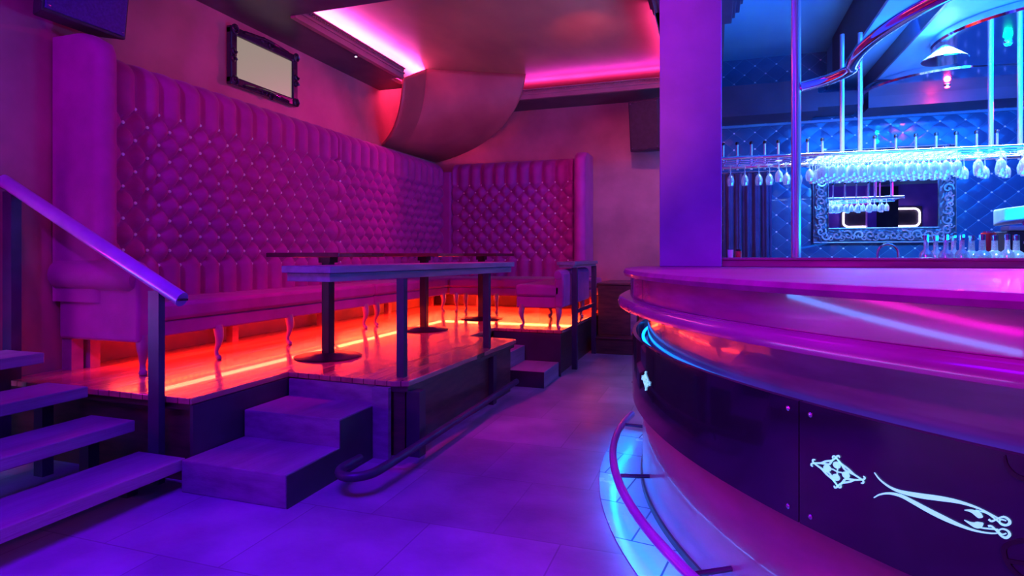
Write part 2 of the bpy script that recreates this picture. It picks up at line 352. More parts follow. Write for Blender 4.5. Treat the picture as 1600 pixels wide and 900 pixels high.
DIAMOND=[[(221.797,0.6523,0.0023),(222.108,0.6566,0.0031),(222.306,0.6606,0.004),(222.435,0.665,0.004),(222.577,0.6696,0.004),(222.749,0.6733,0.004),(222.913,0.6766,0.0039),(223.054,0.6815,0.003),(223.199,0.6891,0.0022)],[(221.797,0.6523,0.0023),(222.067,0.6568,0.0031),(222.354,0.6602,0.004),(222.611,0.6623,0.004),(222.775,0.6646,0.004),(222.857,0.6688,0.0039),(222.931,0.6754,0.0039),(223.047,0.6825,0.003),(223.199,0.6891,0.0022)],[(221.876,0.6523,0.0027),(221.74,0.6552,0.0036),(221.765,0.661,0.0036),(221.897,0.6629,0.0022)],[(221.876,0.6523,0.0027),(221.696,0.6494,0.0036),(221.631,0.6436,0.0036),(221.735,0.6417,0.0023)],[(223.199,0.6891,0.0022),(223.382,0.6815,0.003),(223.547,0.6767,0.0039),(223.727,0.6736,0.0038),(223.911,0.6701,0.0038),(224.064,0.6659,0.0038),(224.203,0.6618,0.0038),(224.4,0.6583,0.0029),(224.694,0.6548,0.0021)],[(223.199,0.6891,0.0022),(223.386,0.6826,0.003),(223.534,0.6755,0.0039),(223.633,0.6692,0.0039),(223.732,0.6651,0.0038),(223.903,0.6631,0.0038),(224.159,0.6613,0.0038),(224.437,0.6585,0.0029),(224.694,0.6548,0.0021)],[(223.205,0.6857,0.0026),(223.25,0.6935,0.0035),(223.362,0.6965,0.0035),(223.409,0.6922,0.0022)],[(223.205,0.6857,0.0026),(223.136,0.6914,0.0035),(223.019,0.69,0.0035),(222.99,0.6842,0.0022)],[(224.694,0.6548,0.0021),(224.41,0.6502,0.0029),(224.222,0.6459,0.0038),(224.095,0.6413,0.0038),(223.953,0.6364,0.0038),(223.779,0.6322,0.0038),(223.608,0.6283,0.0039),(223.457,0.6228,0.003),(223.294,0.6144,0.0022)],[(224.694,0.6548,0.0021),(224.448,0.6501,0.0029),(224.177,0.6462,0.0038),(223.927,0.6435,0.0038),(223.762,0.6408,0.0038),(223.674,0.6363,0.0039),(223.592,0.6294,0.0039),(223.463,0.6218,0.003),(223.294,0.6144,0.0022)],[(224.628,0.6547,0.0025),(224.744,0.6522,0.0033),(224.729,0.647,0.0033),(224.62,0.645,0.0021)],[(224.628,0.6547,0.0025),(224.775,0.6575,0.0033),(224.822,0.6628,0.0033),(224.734,0.6644,0.0021)],[(223.294,0.6144,0.0022),(223.13,0.6222,0.003),(222.977,0.6273,0.0039),(222.804,0.6308,0.0039),(222.622,0.6346,0.004),(222.469,0.6393,0.004),(222.328,0.6439,0.004),(222.12,0.6479,0.0031),(221.797,0.6523,0.0023)],[(223.294,0.6144,0.0022),(223.125,0.6212,0.003),(222.991,0.6285,0.0039),(222.901,0.6352,0.0039),(222.807,0.6396,0.0039),(222.638,0.642,0.004),(222.375,0.6443,0.004),(222.079,0.6478,0.0031),(221.797,0.6523,0.0023)],[(223.292,0.6178,0.0026),(223.24,0.6099,0.0035),(223.126,0.6068,0.0035),(223.084,0.6112,0.0022)],[(223.292,0.6178,0.0026),(223.354,0.6121,0.0035),(223.467,0.6134,0.0034),(223.501,0.6192,0.0022)],[(222.849,0.6547,0.0035),(222.83,0.6491,0.0035),(222.715,0.6451,0.0035),(222.569,0.6448,0.0035),(222.478,0.6486,0.0035),(222.497,0.6543,0.0035),(222.614,0.6584,0.0035),(222.759,0.6585,0.0035),(222.849,0.6547,0.0035)],[(222.741,0.6529,0.0053),(222.733,0.6506,0.0053),(222.685,0.649,0.0053),(222.625,0.6489,0.0053),(222.588,0.6504,0.0053),(222.596,0.6528,0.0053),(222.644,0.6544,0.0053),(222.704,0.6545,0.0053),(222.741,0.6529,0.0053)],[(222.665,0.6517,0.0035),(223.007,0.6543,0.0026),(223.266,0.652,0.0022)],[(223.424,0.6727,0.0034),(223.406,0.6673,0.0035),(223.295,0.6633,0.0035),(223.155,0.6632,0.0035),(223.068,0.667,0.0035),(223.086,0.6725,0.0035),(223.198,0.6765,0.0035),(223.338,0.6766,0.0035),(223.424,0.6727,0.0034)],[(223.32,0.6711,0.0052),(223.313,0.6688,0.0052),(223.267,0.6672,0.0052),(223.209,0.6671,0.0052),(223.173,0.6687,0.0052),(223.181,0.671,0.0052),(223.227,0.6726,0.0052),(223.285,0.6726,0.0052),(223.32,0.6711,0.0052)],[(223.247,0.6699,0.0035),(223.294,0.6633,0.0026),(223.266,0.652,0.0022)],[(223.95,0.6548,0.0034),(223.933,0.6494,0.0034),(223.826,0.6455,0.0034),(223.691,0.6453,0.0034),(223.607,0.6491,0.0034),(223.624,0.6545,0.0034),(223.732,0.6585,0.0034),(223.867,0.6586,0.0034),(223.95,0.6548,0.0034)],[(223.85,0.6532,0.0051),(223.843,0.6509,0.0051),(223.798,0.6493,0.0051),(223.743,0.6493,0.0051),(223.708,0.6508,0.0051),(223.716,0.653,0.0051),(223.76,0.6546,0.0051),(223.815,0.6547,0.0051),(223.85,0.6532,0.0051)],[(223.779,0.652,0.0034),(223.562,0.6543,0.0026),(223.266,0.652,0.0022)],[(223.377,0.6387,0.0035),(223.359,0.6333,0.0035),(223.248,0.6292,0.0035),(223.107,0.6289,0.0035),(223.02,0.6327,0.0035),(223.038,0.6382,0.0035),(223.151,0.6423,0.0035),(223.291,0.6425,0.0035),(223.377,0.6387,0.0035)],[(223.273,0.637,0.0052),(223.265,0.6347,0.0052),(223.219,0.633,0.0052),(223.161,0.6329,0.0052),(223.126,0.6345,0.0052),(223.133,0.6367,0.0052),(223.179,0.6384,0.0052),(223.237,0.6385,0.0052),(223.273,0.637,0.0052)],[(223.199,0.6357,0.0035),(223.271,0.6462,0.0026),(223.266,0.652,0.0022)]]
DARKSCROLL=[[(231.728,0.6437,0.0062),(231.432,0.6364,0.0072),(231.042,0.6244,0.0073),(230.798,0.6084,0.0073),(230.82,0.591,0.0073),(230.998,0.5729,0.0073),(231.346,0.559,0.0072),(231.728,0.5544,0.0071)],[(230.909,0.5833,0.0064),(231.26,0.5869,0.0063),(231.728,0.593,0.0062)],[(230.82,0.8082,0.0023),(230.887,0.7872,0.0055),(231.173,0.7711,0.0072),(231.56,0.7664,0.0072)]]

# ================================================================ the room
XL, YB, XR, YF = -4.2, 8.6, 6.2, -2.0
struct('floor', MB().box(XL, XR, YF, YB, -0.1, 0), 'floor')
struct('wall_left', MB().box(XL-0.15, XL, YF, YB+0.15, 0, 3.95), 'plaster')
struct('wall_back', MB().box(XL, XR, YB, YB+0.15, 0, 3.95), 'plaster')
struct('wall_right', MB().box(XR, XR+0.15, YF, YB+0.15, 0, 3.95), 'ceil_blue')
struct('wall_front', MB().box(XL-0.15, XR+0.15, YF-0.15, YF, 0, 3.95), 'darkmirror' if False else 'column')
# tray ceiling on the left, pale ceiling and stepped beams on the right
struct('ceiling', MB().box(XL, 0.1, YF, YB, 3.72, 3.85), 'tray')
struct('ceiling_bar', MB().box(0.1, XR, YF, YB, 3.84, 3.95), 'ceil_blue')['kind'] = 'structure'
sb = MB()
sb.box(XL, -3.62, YF, 6.50, 3.42, 3.47)
sb.box(XL, -3.80, 6.50, 6.92, 3.42, 3.47)
sb.box(-3.62, 0.1, YF, 4.5, 3.42, 3.71)
sb.box(-3.62, -0.5, 7.9, YB, 3.42, 3.47)
struct('trim_1', sb, 'soffit')
sb = MB().box(-0.5, -0.40, 4.5, YB, 3.42, 3.47).box(-0.30, 0.1, 4.5, YB, 3.42, 3.71)
struct('trim_2', sb, 'soffit')
def lip(name, boxes, m='plaster'):
    b = MB()
    for q in boxes: b.box(*q)
    return struct(name, b, m)
# moulded lips of the cove: a plain band, a step and a row of beads
def bead_row(x0, y0, x1, y1, z, r=0.011, gap=0.032):
    b = MB(); n = int(math.hypot(x1-x0, y1-y0)/gap)
    for i in range(n):
        t = (i+.5)/n; x = x0+(x1-x0)*t; y = y0+(y1-y0)*t
        b.lathe([(0.0, -r), (r*0.8, -r*0.6), (r, 0), (r*0.8, r*0.6), (0.0, r)], x, y, z, 6)
    return b
lip('trim_3', [(-3.66, -3.605, 4.5, 6.50, 3.40, 3.49), (-3.65, -3.59, 4.5, 6.50, 3.455, 3.475), (-3.64, -3.58, 4.5, 6.50, 3.515, 3.53), (-3.65, -3.60, 4.5, 6.50, 3.49, 3.53)])
struct('trim_4', bead_row(-3.592, 4.52, -3.592, 6.48, 3.502), 'plaster')
lip('trim_5', [(-3.6, -0.5, 7.885, 7.94, 3.40, 3.49), (-3.6, -0.5, 7.87, 7.93, 3.455, 3.475), (-3.6, -0.5, 7.86, 7.92, 3.515, 3.53), (-3.6, -0.5, 7.885, 7.93, 3.49, 3.53)])
struct('trim_6', bead_row(-3.58, 7.872, -0.5, 7.872, 3.502), 'plaster')
lip('trim_7', [(-0.51, -0.46, 5.5, 7.9, 3.42, 3.53)])
# the end of the cornice beside the column, moulded in steps
cb = MB()
for i, (e, z0, z1) in enumerate([(0.0, 3.40, 3.45), (0.03, 3.45, 3.50), (0.07, 3.50, 3.58), (0.10, 3.58, 3.64), (0.13, 3.64, 3.72)]):
    cb.box(-0.46-e, 0.16+e, 4.55, 5.93+e*0.3, z0, z1)
struct('trim_8', cb, 'beamside', bevel=0.008)
# curved plaster swoop from the ceiling down into the corner of the room
def swoop(u, v):
    T0, T1, T2 = Vector((-3.66, 6.56, 3.44)), Vector((-3.66, 7.18, 3.725)), Vector((-2.46, 7.84, 3.725))
    if u < 0.22: T = T0.lerp(T1, u/0.22)
    else: T = T1.lerp(T2, (u-0.22)/0.78)
    B0, B1 = Vector((-4.22, 6.98, 2.72)), Vector((-4.2, 8.62, 2.74))
    B = B0.lerp(B1, u)
    Cc = Vector((T.x*0.93+B.x*0.07, T.y*0.93+B.y*0.07, B.z+0.10))
    return tuple(T*(1-v)**2+Cc*2*v*(1-v)+B*v*v)
struct('trim_9', MB().grid(50, 30, swoop), 'swoop', smooth=40, solid=0.03)
# stepped soffits of the bar's ceiling
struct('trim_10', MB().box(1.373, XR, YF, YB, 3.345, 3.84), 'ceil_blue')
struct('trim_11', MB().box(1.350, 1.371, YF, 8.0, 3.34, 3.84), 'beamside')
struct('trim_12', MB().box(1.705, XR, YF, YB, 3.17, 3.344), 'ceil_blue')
struct('trim_13', MB().box(1.683, 1.704, YF, 8.0, 3.165, 3.34), 'beamside')
struct('trim_14', MB().box(0.1, 1.18, 7.9, 8.45, 2.96, 3.34), 'beamside')
struct('trim_15', MB().box(1.18, 1.66, 7.9, 8.45, 3.0, 3.17), 'beamside')
struct('trim_16', MB().box(1.72, 4.3, 7.95, 8.45, 2.96, 3.17), 'beamside')
# tiled wall behind the bar
struct('wall_bar', MB().box(-0.05, XR, 8.5, 8.59, 0, 3.84), 'tile')['kind'] = 'structure'
struct('trim_17', MB().box(0.0, XR, 8.46, 8.5, 2.93, 2.96), 'ceil_blue')
# column standing on the counter
struct('trim_18', MB().box(-0.334, 0.049, 3.99, 4.36, 1.1625, 3.84), 'column', bevel=0.006)
# low dark wainscot on its step beside the back booth
b = MB().box(-1.42, -1.005, 7.66, 8.6, 0.21, 0.85)
struct('baseboard_back', b, 'darkwood', bevel=0.006)
b = MB().box(-1.43, -0.985, 7.64, 8.6, 0.85, 0.875); struct('trim_19', b, 'darkwood', bevel=0.005)
b = MB().box(-1.0, -0.93, 7.66, 7.74, 0.21, 0.86).box(-0.93, -0.2, 8.5, 8.6, 0.21, 0.84); struct('trim_20', b, 'stepwood')
b = MB().box(-1.42, -0.2, 7.42, 8.6, 0, 0.185).box(-1.42, -0.2, 7.40, 8.6, 0.185, 0.21)
struct('trim_21', b, 'darkwood', bevel=0.006)
# tiled ring of floor round the bar
BC = (2.40, 3.77)
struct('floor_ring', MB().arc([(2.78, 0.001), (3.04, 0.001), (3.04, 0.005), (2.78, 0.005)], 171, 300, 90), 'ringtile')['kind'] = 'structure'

# ================================================================ the raised platform
pl = [(-4.19, 2.467), (-2.65, 2.467), (-2.65, 3.24), (-1.865, 3.20), (-1.76, 3.24), (-1.695, 5.12), (-1.72, 5.17), (-2.2, 5.22), (-2.2, 5.90), (-1.46, 5.90), (-1.46, 8.59), (-4.19, 8.59)]
def inset(poly, d):
    out = []; n = len(poly)
    for i in range(n):
        p0, p1, p2 = Vector(poly[i-1]), Vector(poly[i]), Vector(poly[(i+1) % n])
        a = (p1-p0).normalized(); b = (p2-p1).normalized()
        na = Vector((-a.y, a.x)); nb = Vector((-b.y, b.x)); m = (na+nb); m /= max(0.3, m.dot(na))
        q = p1+m*d; q.x = q.x
        if p1.x <= -4.185: q.x = -4.19
        if p1.y >= 8.585: q.y = 8.59
        out.append((q.x, q.y))
    return out
P = thing('seating_platform', (-3.0, 4.0, 0), 'raised red plank platform glowing under the booths, with dark sides', 'platform')
MB().prism(pl, 0.435, 0.468).build('deck', 'deck', P, bevel=0.004)
MB().prism(inset(pl, 0.018), 0.40, 0.4348).build('fascia', 'darkwood', P)
MB().prism(inset(pl, 0.05), 0.0, 0.40).build('side_panel', 'darkwood', P)
b = MB().box(-2.66, -2.64, 2.47, 3.23, 0.0, 0.432); b.build('end_board', 'blackside', P)
b = MB().box(-1.975, -1.862, 3.165, 3.20, 0.0, 0.433); b.build('end_board', 'stepwood', P)
b = MB()
for z in (0.10, 0.19, 0.28): b.add([(-1.80, 3.3, z), (-1.735, 5.08, z), (-1.74, 5.08, z+0.006), (-1.805, 3.3, z+0.006)], [(0, 1, 2, 3)])
MB().box(-1.79, -1.72, 4.60, 4.68, 0.0, 0.40).build('support_post', 'blackside', P)
b = MB(); b.box(-1.79, -1.70, 3.26, 3.34, 0, .40); b.build('support_post', 'blackside', P)
b = MB().box(-2.2, -1.47, 5.885, 5.90, 0.0, 0.432); b.build('end_board', 'blackside', P)

# boxed steps up to the platform
def steps(name, boxes, label, faces):
    t = thing(name, (boxes[0][0], boxes[0][2], 0), label, 'steps')
    for q in boxes: MB().box(*q).build('step', 'stepwood', t, bevel=0.005)
    for q in faces: MB().box(*q).build('side_board', 'blackside', t)
    return t
steps('boxed_steps', [(-2.632, -1.972, 2.39, 2.83, 0, 0.167), (-2.632, -1.972, 2.83, 3.232, 0, 0.323)], 'two boxed wooden steps up to the near end of the platform', [(-1.972, -1.966, 2.395, 2.83, 0.0, 0.160), (-1.972, -1.966, 2.83, 3.16, 0.0, 0.316)])
MB().box(-2.632, -1.98, 3.222, 3.236, 0.323, 0.43).build('riser_board', 'stepwood', P)
steps('boxed_steps', [(-1.90, -1.49, 5.33, 5.88, 0, 0.150), (-2.19, -1.85, 5.33, 5.88, 0.150, 0.305)], 'small boxed steps in the gap between the two platform sections', [(-1.90, -1.49, 5.322, 5.33, 0, 0.148)])

# ---------------------------------------------------------------- left staircase
S = thing('open_staircase', (-3.2, 1.6, 0), 'open wooden staircase with four treads beside the platform', 'staircase')
for i, (x, z) in enumerate([(-2.636, 0.170), (-2.993, 0.337), (-3.35, 0.496), (-3.705, 0.668)]):
    MB().box(x-0.33, x, 0.9, 2.42, z-0.062, z).build('tread', 'stepwood', S, bevel=0.005)
    if z > 0.2:
        MB().box(x-0.26, x-0.19, 2.30, 2.36, 0.0, z-0.062).build('support_post', 'steel', S)
        MB().box(x-0.26, x-0.19, 0.98, 1.04, 0.0, z-0.062).build('support_post', 'steel', S)
    else:
        MB().box(x-0.26, x-0.19, 2.24, 2.30, 0.0, z-0.062).build('support_post', 'steel', S)
    if i < 3: MB().box(x-0.34, x-0.30, 1.2, 1.3, z-0.062, z+0.10).build('bracket', 'steel', S)
# handrail
hr = thing('handrail', (-2.8, 2.47, 0), 'violet sloping handrail on square posts beside the open staircase', 'handrail')
MB().tube([(-2.69, 2.447, 1.0), (-4.18, 2.49, 1.70)], 0.036, 16, flat=1.15).build('rail', 'handrail', hr, smooth=40)
MB().lathe([(0.0, -0.0), (0.03, 0.0), (0.03, 0.01), (0, 0.012)], -2.69, 2.447, 0.995, 12).build('end_cap', 'blackmetal', hr)
MB().box(-2.905, -2.83, 2.424, 2.464, 0.0, 1.045).build('post', 'steel', hr)
MB().box(-4.16, -4.08, 2.472, 2.53, 0.469, 1.63).build('post', 'steel', hr)

# ---------------------------------------------------------------- drink rails and foot rail
def drink_rail(loc, poly, z0, z1, posts, label, cross=None):
    t = thing('drink_rail', loc, label, 'drink rail')
    MB().prism(poly, z1-0.040, z1).build('shelf', 'railwood', t, bevel=0.004)
    MB().prism(inset(poly, 0.02), z0, z1-0.041).build('shelf_apron', 'railwood', t, bevel=0.003)
    for x, y, zb, w in posts: MB().box(x-w/2, x+w/2, y-w/2, y+w/2, zb, z0).build('post', 'steel', t)
    if cross: MB().box(*cross).build('cross_bar', 'steel', t)
    return t
drink_rail((-1.95, 3.6, 0), [(-2.30, 2.75), (-1.975, 2.75), (-1.63, 4.88), (-1.95, 4.92)], 1.090, 1.178,
           [(-1.868, 3.345, 0.0, 0.05), (-1.785, 4.62, 0.468, 0.05)], 'long wooden drink rail on two thin posts along the platform edge')
drink_rail((-1.5, 6.8, 0), [(-1.60, 6.22), (-1.40, 6.22), (-1.40, 7.55), (-1.60, 7.55)], 1.10, 1.165,
           [(-1.425, 6.33, 0.0, 0.055), (-1.425, 7.42, 0.0, 0.055)], 'short wooden drink rail on two posts by the far booth end', (-1.44, -1.41, 6.34, 7.42, 0.60, 0.64))
fr = thing('foot_rail', (-1.65, 3.6, 0), 'dark low foot rail tube along the front of the platform', 'foot rail')
MB().tube(smoothpath([(-1.86, 2.86, 0.11), (-1.85, 2.66, 0.115), (-1.76, 2.575, 0.12), (-1.665, 2.64, 0.12), (-1.645, 2.85, 0.12), (-1.645, 3.6, 0.12), (-1.65, 5.0, 0.12)]), 0.024, 12).build('tube', 'steel', fr, smooth=50)
for y in (3.0, 4.0, 4.9): MB().tube([(-1.645, y, 0.12), (-1.75, y, 0.06), (-1.79, y, 0.02)], 0.012, 8).build('bracket', 'steel', fr, smooth=50)

# ================================================================ booths
PITCH = 0.19; RH = 0.1125; ZT = 2.285; ZB = ZT-10*RH
def tuft(u, z, ncol, bulge=0.085):
    # depth of the padding at u (metres from the first button column) and height z
    w = ZT-z; L = ncol*PITCH
    s = abs(math.sin(PI*u/PITCH))
    if w < 0 or w > 10*RH: return bulge*s**0.65
    p = u/PITCH+w/(2*RH); q = u/PITCH-w/(2*RH)
    d = (abs(math.sin(PI*p))*abs(math.sin(PI*q)))
    if u < 0 or u > L: return bulge*abs(math.sin(PI*w/(2*RH)))**0.65
    k = min(1.0, min(w, 10*RH-w)/0.03)
    return bulge*(d**0.55*k+s**0.65*(1-k))
def backrest(ncol, zbot=0.90, ztop=2.64, edge=0.10, depth=0.20):
    # local frame: u along +x, padding towards +y ; returns MB
    b = MB(); L = ncol*PITCH; nu = int((L+2*edge)/0.0158); nv = int((ztop-zbot)/0.0165)
    def fn(a, c):
        u = -edge+a*(L+2*edge); z = zbot+c*(ztop-zbot)
        h = tuft(u, z, ncol)
        e = min(u+edge, L+edge-u)
        if e < 0.03: h *= max(0, e/0.03)**0.5
        y = h
        if z > 2.50:
            t = (z-2.50)/(ztop-2.50); y = h*(1-t*0.6)-(1-math.sqrt(max(0, 1-t*t)))*0.17
        return (u, y, z)
    b.grid(nu, nv, fn)
    b.box(-edge, L+edge, -depth-0.02, -0.015, zbot, 2.47)
    return b
BUT = MB().lathe([(0.0, -0.004), (0.011, -0.003), (0.014, 0.004), (0.010, 0.011), (0.0, 0.014)], n=8)
def button_mesh():
    o = BUT.build('button', 'crystal', None, local=True, smooth=60)
    return o
def add_buttons(root, ncol, place, near_first, rot):
    pts = []
    for j in range(11):
        n = ncol+1 if j % 2 == 0 else ncol
        for i in range(n):
            pts.append(((i+(0.5 if j % 2 else 0))*PITCH, ZT-j*RH))
    pts.sort(key=lambda q: q[0] if near_first else -q[0])
    proto = None
    for u, z in pts[:100]:
        if proto is None: o = button_mesh(); proto = o
        else: o = proto.copy(); COL.objects.link(o)
        o.parent = root; o.location = Vector(place(u, z))-root.location; o.rotation_euler = rot
    b = MB()
    for u, z in pts[100:]:
        p = Vector(place(u, z)); b.T = Matrix.Translation(p) @ Matrix.Rotation(rot[2], 4, 'Z') @ Matrix.Rotation(rot[0], 4, 'X') @ Matrix.Rotation(rot[1], 4, 'Y')
        b.add(BUT.v, BUT.f)
    if pts[100:]:
        o = b.build('button', 'crystal', root, smooth=60); o['kind'] = 'stuff'
def cabriole(x, y, ztop, dx, dy, s=1.0):
    zs = [ztop+0.02, ztop-0.03, ztop-0.07, ztop-0.12, ztop-0.165, ztop-0.20, 0.483, 0.469]
    off = [0.0, 0.012, 0.016, 0.006, -0.010, -0.006, 0.010, 0.014]
    rad = [0.036, 0.034, 0.030, 0.021, 0.015, 0.016, 0.022, 0.018]
    return MB().tube(smoothpath([(x+dx*o, y+dy*o, z) for o, z in zip(off, zs)], 3),
                     [r*s for i in range(7) for r in [rad[i]*(1-k/3)+rad[i+1]*k/3 for k in range(3)]]+[rad[-1]*s], 12)
def seat(root, x0, x1, y0, y1, front, name='seat'):
    # cushion, front rail below it; front = '+x', '-y'
    b = MB().box(x0, x1, y0, y1, 0.80, 0.925); b.build('seat_cushion', 'velvet', root, bevel=0.03, smooth=50)
    if front == '+x': b = MB().box(x0, x1-0.02, y0, y1, 0.70, 0.80)
    elif front == '-y': b = MB().box(x0, x1, y0+0.02, y1, 0.70, 0.80)
    b.build('seat_rail', 'velvet', root, bevel=0.012, smooth=50)
FX = -3.955                # plane of the left booths' padding at the creases
def left_booth(y0, label, legs, seaty):
    t = thing('tufted_booth', (-3.8, y0, 0.468), label, 'booth seat', 'tufted booths')
    b = backrest(13); b2 = MB(); b2.T = Matrix.Translation((FX, y0, 0)) @ Matrix(((0, 1, 0, 0), (1, 0, 0, 0), (0, 0, 1, 0), (0, 0, 0, 1)))
    b2.add(b.v, b.f); b2.build('backrest', 'velvet', t, smooth=180)
    seat(t, -4.15, -3.42, seaty[0], seaty[1], '+x')
    for y in legs: cabriole(-3.455, y, 0.70, 1, 0).build('leg', 'legwood', t, smooth=60)
    for y in (seaty[0]+0.06, (seaty[0]+seaty[1])/2, seaty[1]-0.06): MB().box(-4.10, -4.03, y-0.035, y+0.035, 0.468, 0.70).build('rear_leg', 'legwood', t)
    b = MB()
    y = seaty[0]+0.12
    ls = MB().box(-4.03, -4.016, y-0.02, seaty[1]-0.08, 0.668, 0.694).build('led_strip', 'blackmetal', t)
    d0 = MB().box(-4.015, -4.006, -0.015, 0.015, 0.672, 0.690).build('led', 'led_orange', ls, local=True); d0.location = (-t.location.x, y+0.0-t.location.y, -t.location.z); d0['label'] = 'small glowing orange light'
    for k in range(1, int((seaty[1]-0.1-y)/0.055)): d = d0.copy(); COL.objects.link(d); d.location.y += k*0.055
    add_buttons(t, 13, lambda u, z: (FX+0.014, y0+u, z), True, (0, PI/2, 0))
    return t
B1 = left_booth(2.994, 'tall pink tufted booth at the left, with winged end and rolled arm', (3.452, 4.224, 5.40), (2.90, 5.558))
B2 = left_booth(5.664, 'tall pink tufted booth running into the room corner, behind the tables', (5.62, 6.14, 6.75, 7.29), (5.57, 8.22))
# wing and rolled arm at the near end
def wing(root, x0, x1, y0, y1, z0, z1):
    def fn(a, c):
        # rounded slab: profile in plan goes round the front edge
        z = z0+c*(z1-z0); t = max(0, (z-(z1-0.16))/0.16)
        x = x1-(1-math.sqrt(max(0, 1-t*t)))*0.14
        r = (y1-y0)/2
        path = a*3
        if path < 1: px, py = x0+(x-r-x0)*path, y0
        elif path < 2:
            th = -PI/2+PI*(path-1); px, py = x-r+math.cos(th)*r, (y0+y1)/2+math.sin(th)*r
        else: px, py = x-r-(x-r-x0)*(path-2), y1
        return (px, py, z)
    b = MB().grid(36, 30, fn); b.box(x0, x1-0.16, y0+0.01, y1-0.01, z0, z1-0.01)
    return b
wing(B1, -4.18, -3.74, 2.78, 2.93, 0.93, 2.69).build('wing', 'velvet', B1, smooth=50)
b = MB().box(-4.15, -3.44, 2.80, 2.92, 0.68, 1.10); b.build('arm_panel', 'velvet', B1, bevel=0.02, smooth=50)
b = MB().tube([(-4.15, 2.83, 1.11), (-3.60, 2.83, 1.11), (-3.50, 2.83, 1.10), (-3.46, 2.83, 1.09)], [0.105, 0.105, 0.10, 0.075], 20)
b.build('arm_roll', 'velvet', B1, smooth=50)
cabriole(-3.47, 2.86, 0.70, 0.7, -0.4, 1.25).build('leg', 'legwood', B1, smooth=60)
MB().box(-4.15, -4.06, 2.82, 2.90, 0.468, 0.70).build('rear_leg', 'legwood', B1)
# back booth
FY = 8.33
B3 = thing('tufted_booth', (-2.8, 8.0, 0.468), 'tall pink tufted booth against the far wall, between corner and column', 'booth seat', 'tufted booths')
b = backrest(9); b2 = MB(); b2.T = Matrix.Translation((-3.68, FY, 0)) @ Matrix(((1, 0, 0, 0), (0, -1, 0, 0), (0, 0, 1, 0), (0, 0, 0, 1)))
b2.add(b.v, b.f); b2.build('backrest', 'velvet', B3, smooth=180)
seat(B3, -3.40, -1.48, 7.36, 8.30, '-y')
for x in (-3.30, -3.16, -2.72): cabriole(x, 7.40, 0.70, 0, -1).build('leg', 'legwood', B3, smooth=60)
for x in (-3.3, -2.4, -1.6): MB().box(x-0.035, x+0.035, 8.2, 8.27, 0.468, 0.70).build('rear_leg', 'legwood', B3)
b = MB(); x = -3.3
ls = MB().box(x-0.02, -1.6, 8.18, 8.194, 0.668, 0.694).build('led_strip', 'blackmetal', B3)
d0 = MB().box(-0.015, 0.015, 8.168, 8.179, 0.672, 0.690).build('led', 'led_orange', ls, local=True); d0.location = (x-B3.location.x, -B3.location.y, -B3.location.z); d0['label'] = 'small glowing orange light'
for k in range(1, int((-1.62-x)/0.055)): d = d0.copy(); COL.objects.link(d); d.location.x += k*0.055
add_buttons(B3, 9, lambda u, z: (-3.68+u, FY-0.014, z), False, (PI/2, 0, 0))
w2 = wing(B3, 0, 0.60, -0.08, 0.08, 0.93, 2.66); b2 = MB(); b2.T = Matrix.Translation((-1.74, 8.58, 0)) @ Matrix.Rotation(-PI/2, 4, 'Z')
b2.add(w2.v, w2.f); b2.build('wing', 'velvet', B3, smooth=50)
MB().box(-4.0, -3.765, 8.22, 8.5, 0.90, 2.50).build('corner_pad', 'velvet', B3, bevel=0.03, smooth=50)
# bench that closes the horseshoe on the right
B4 = thing('bench_seat', (-1.7, 6.7, 0.468), 'short pink upholstered bench with padded arm at the platform end', 'bench')
MB().box(-2.0, -1.50, 6.0, 7.34, 0.80, 0.925).build('seat_cushion', 'velvet', B4, bevel=0.03, smooth=50)
MB().box(-1.99, -1.51, 6.02, 7.34, 0.68, 0.80).build('seat_rail', 'velvet', B4, bevel=0.012, smooth=50)
MB().box(-1.57, -1.47, 6.00, 7.35, 0.69, 1.05).build('arm_panel', 'velvet', B4, bevel=0.02, smooth=50)
MB().tube([(-1.53, 5.99, 1.03), (-1.53, 6.03, 1.03), (-1.53, 7.34, 1.03)], [0.04, 0.055, 0.055], 16).build('arm_roll', 'velvet', B4, smooth=50)
for x, y, dx in ((-1.93, 6.05, -0.7), (-1.54, 6.05, 0.7), (-1.93, 7.2, -0.7), (-1.54, 7.2, 0.7)): cabriole(x, y, 0.69, dx, -0.7).build('leg', 'legwood', B4, smooth=60)

# ---------------------------------------------------------------- tables
def table(x, y, label):
    t = thing('pedestal_table', (x, y, 0.468), label, 'table', 'pedestal tables on the platform')
    MB().box(x-0.31, x+0.31, y-0.31, y+0.31, 1.222, 1.255).build('tabletop', 'blacktop', t, bevel=0.006)
    MB().box(x-0.035, x+0.035, y-0.035, y+0.035, 0.49, 1.20).build('pole', 'blackmetal', t, bevel=0.006)
    MB().box(x-0.05, x+0.05, y-0.05, y+0.05, 1.18, 1.222).build('top_bracket', 'blackmetal', t)
    MB().lathe([(0.0, 0.0), (0.245, 0.0), (0.25, 0.006), (0.225, 0.012), (0.14, 0.018), (0.10, 0.028), (0.0, 0.03)], x, y, 0.468, 40).build('base', 'blackmetal', t, smooth=40)
table(-2.77, 3.83, 'black square pedestal table nearest the boxed steps')
table(-2.825, 5.52, 'black square pedestal table in the middle of the platform row')
table(-2.65, 6.68, 'black square pedestal table farthest back, by the back booth')

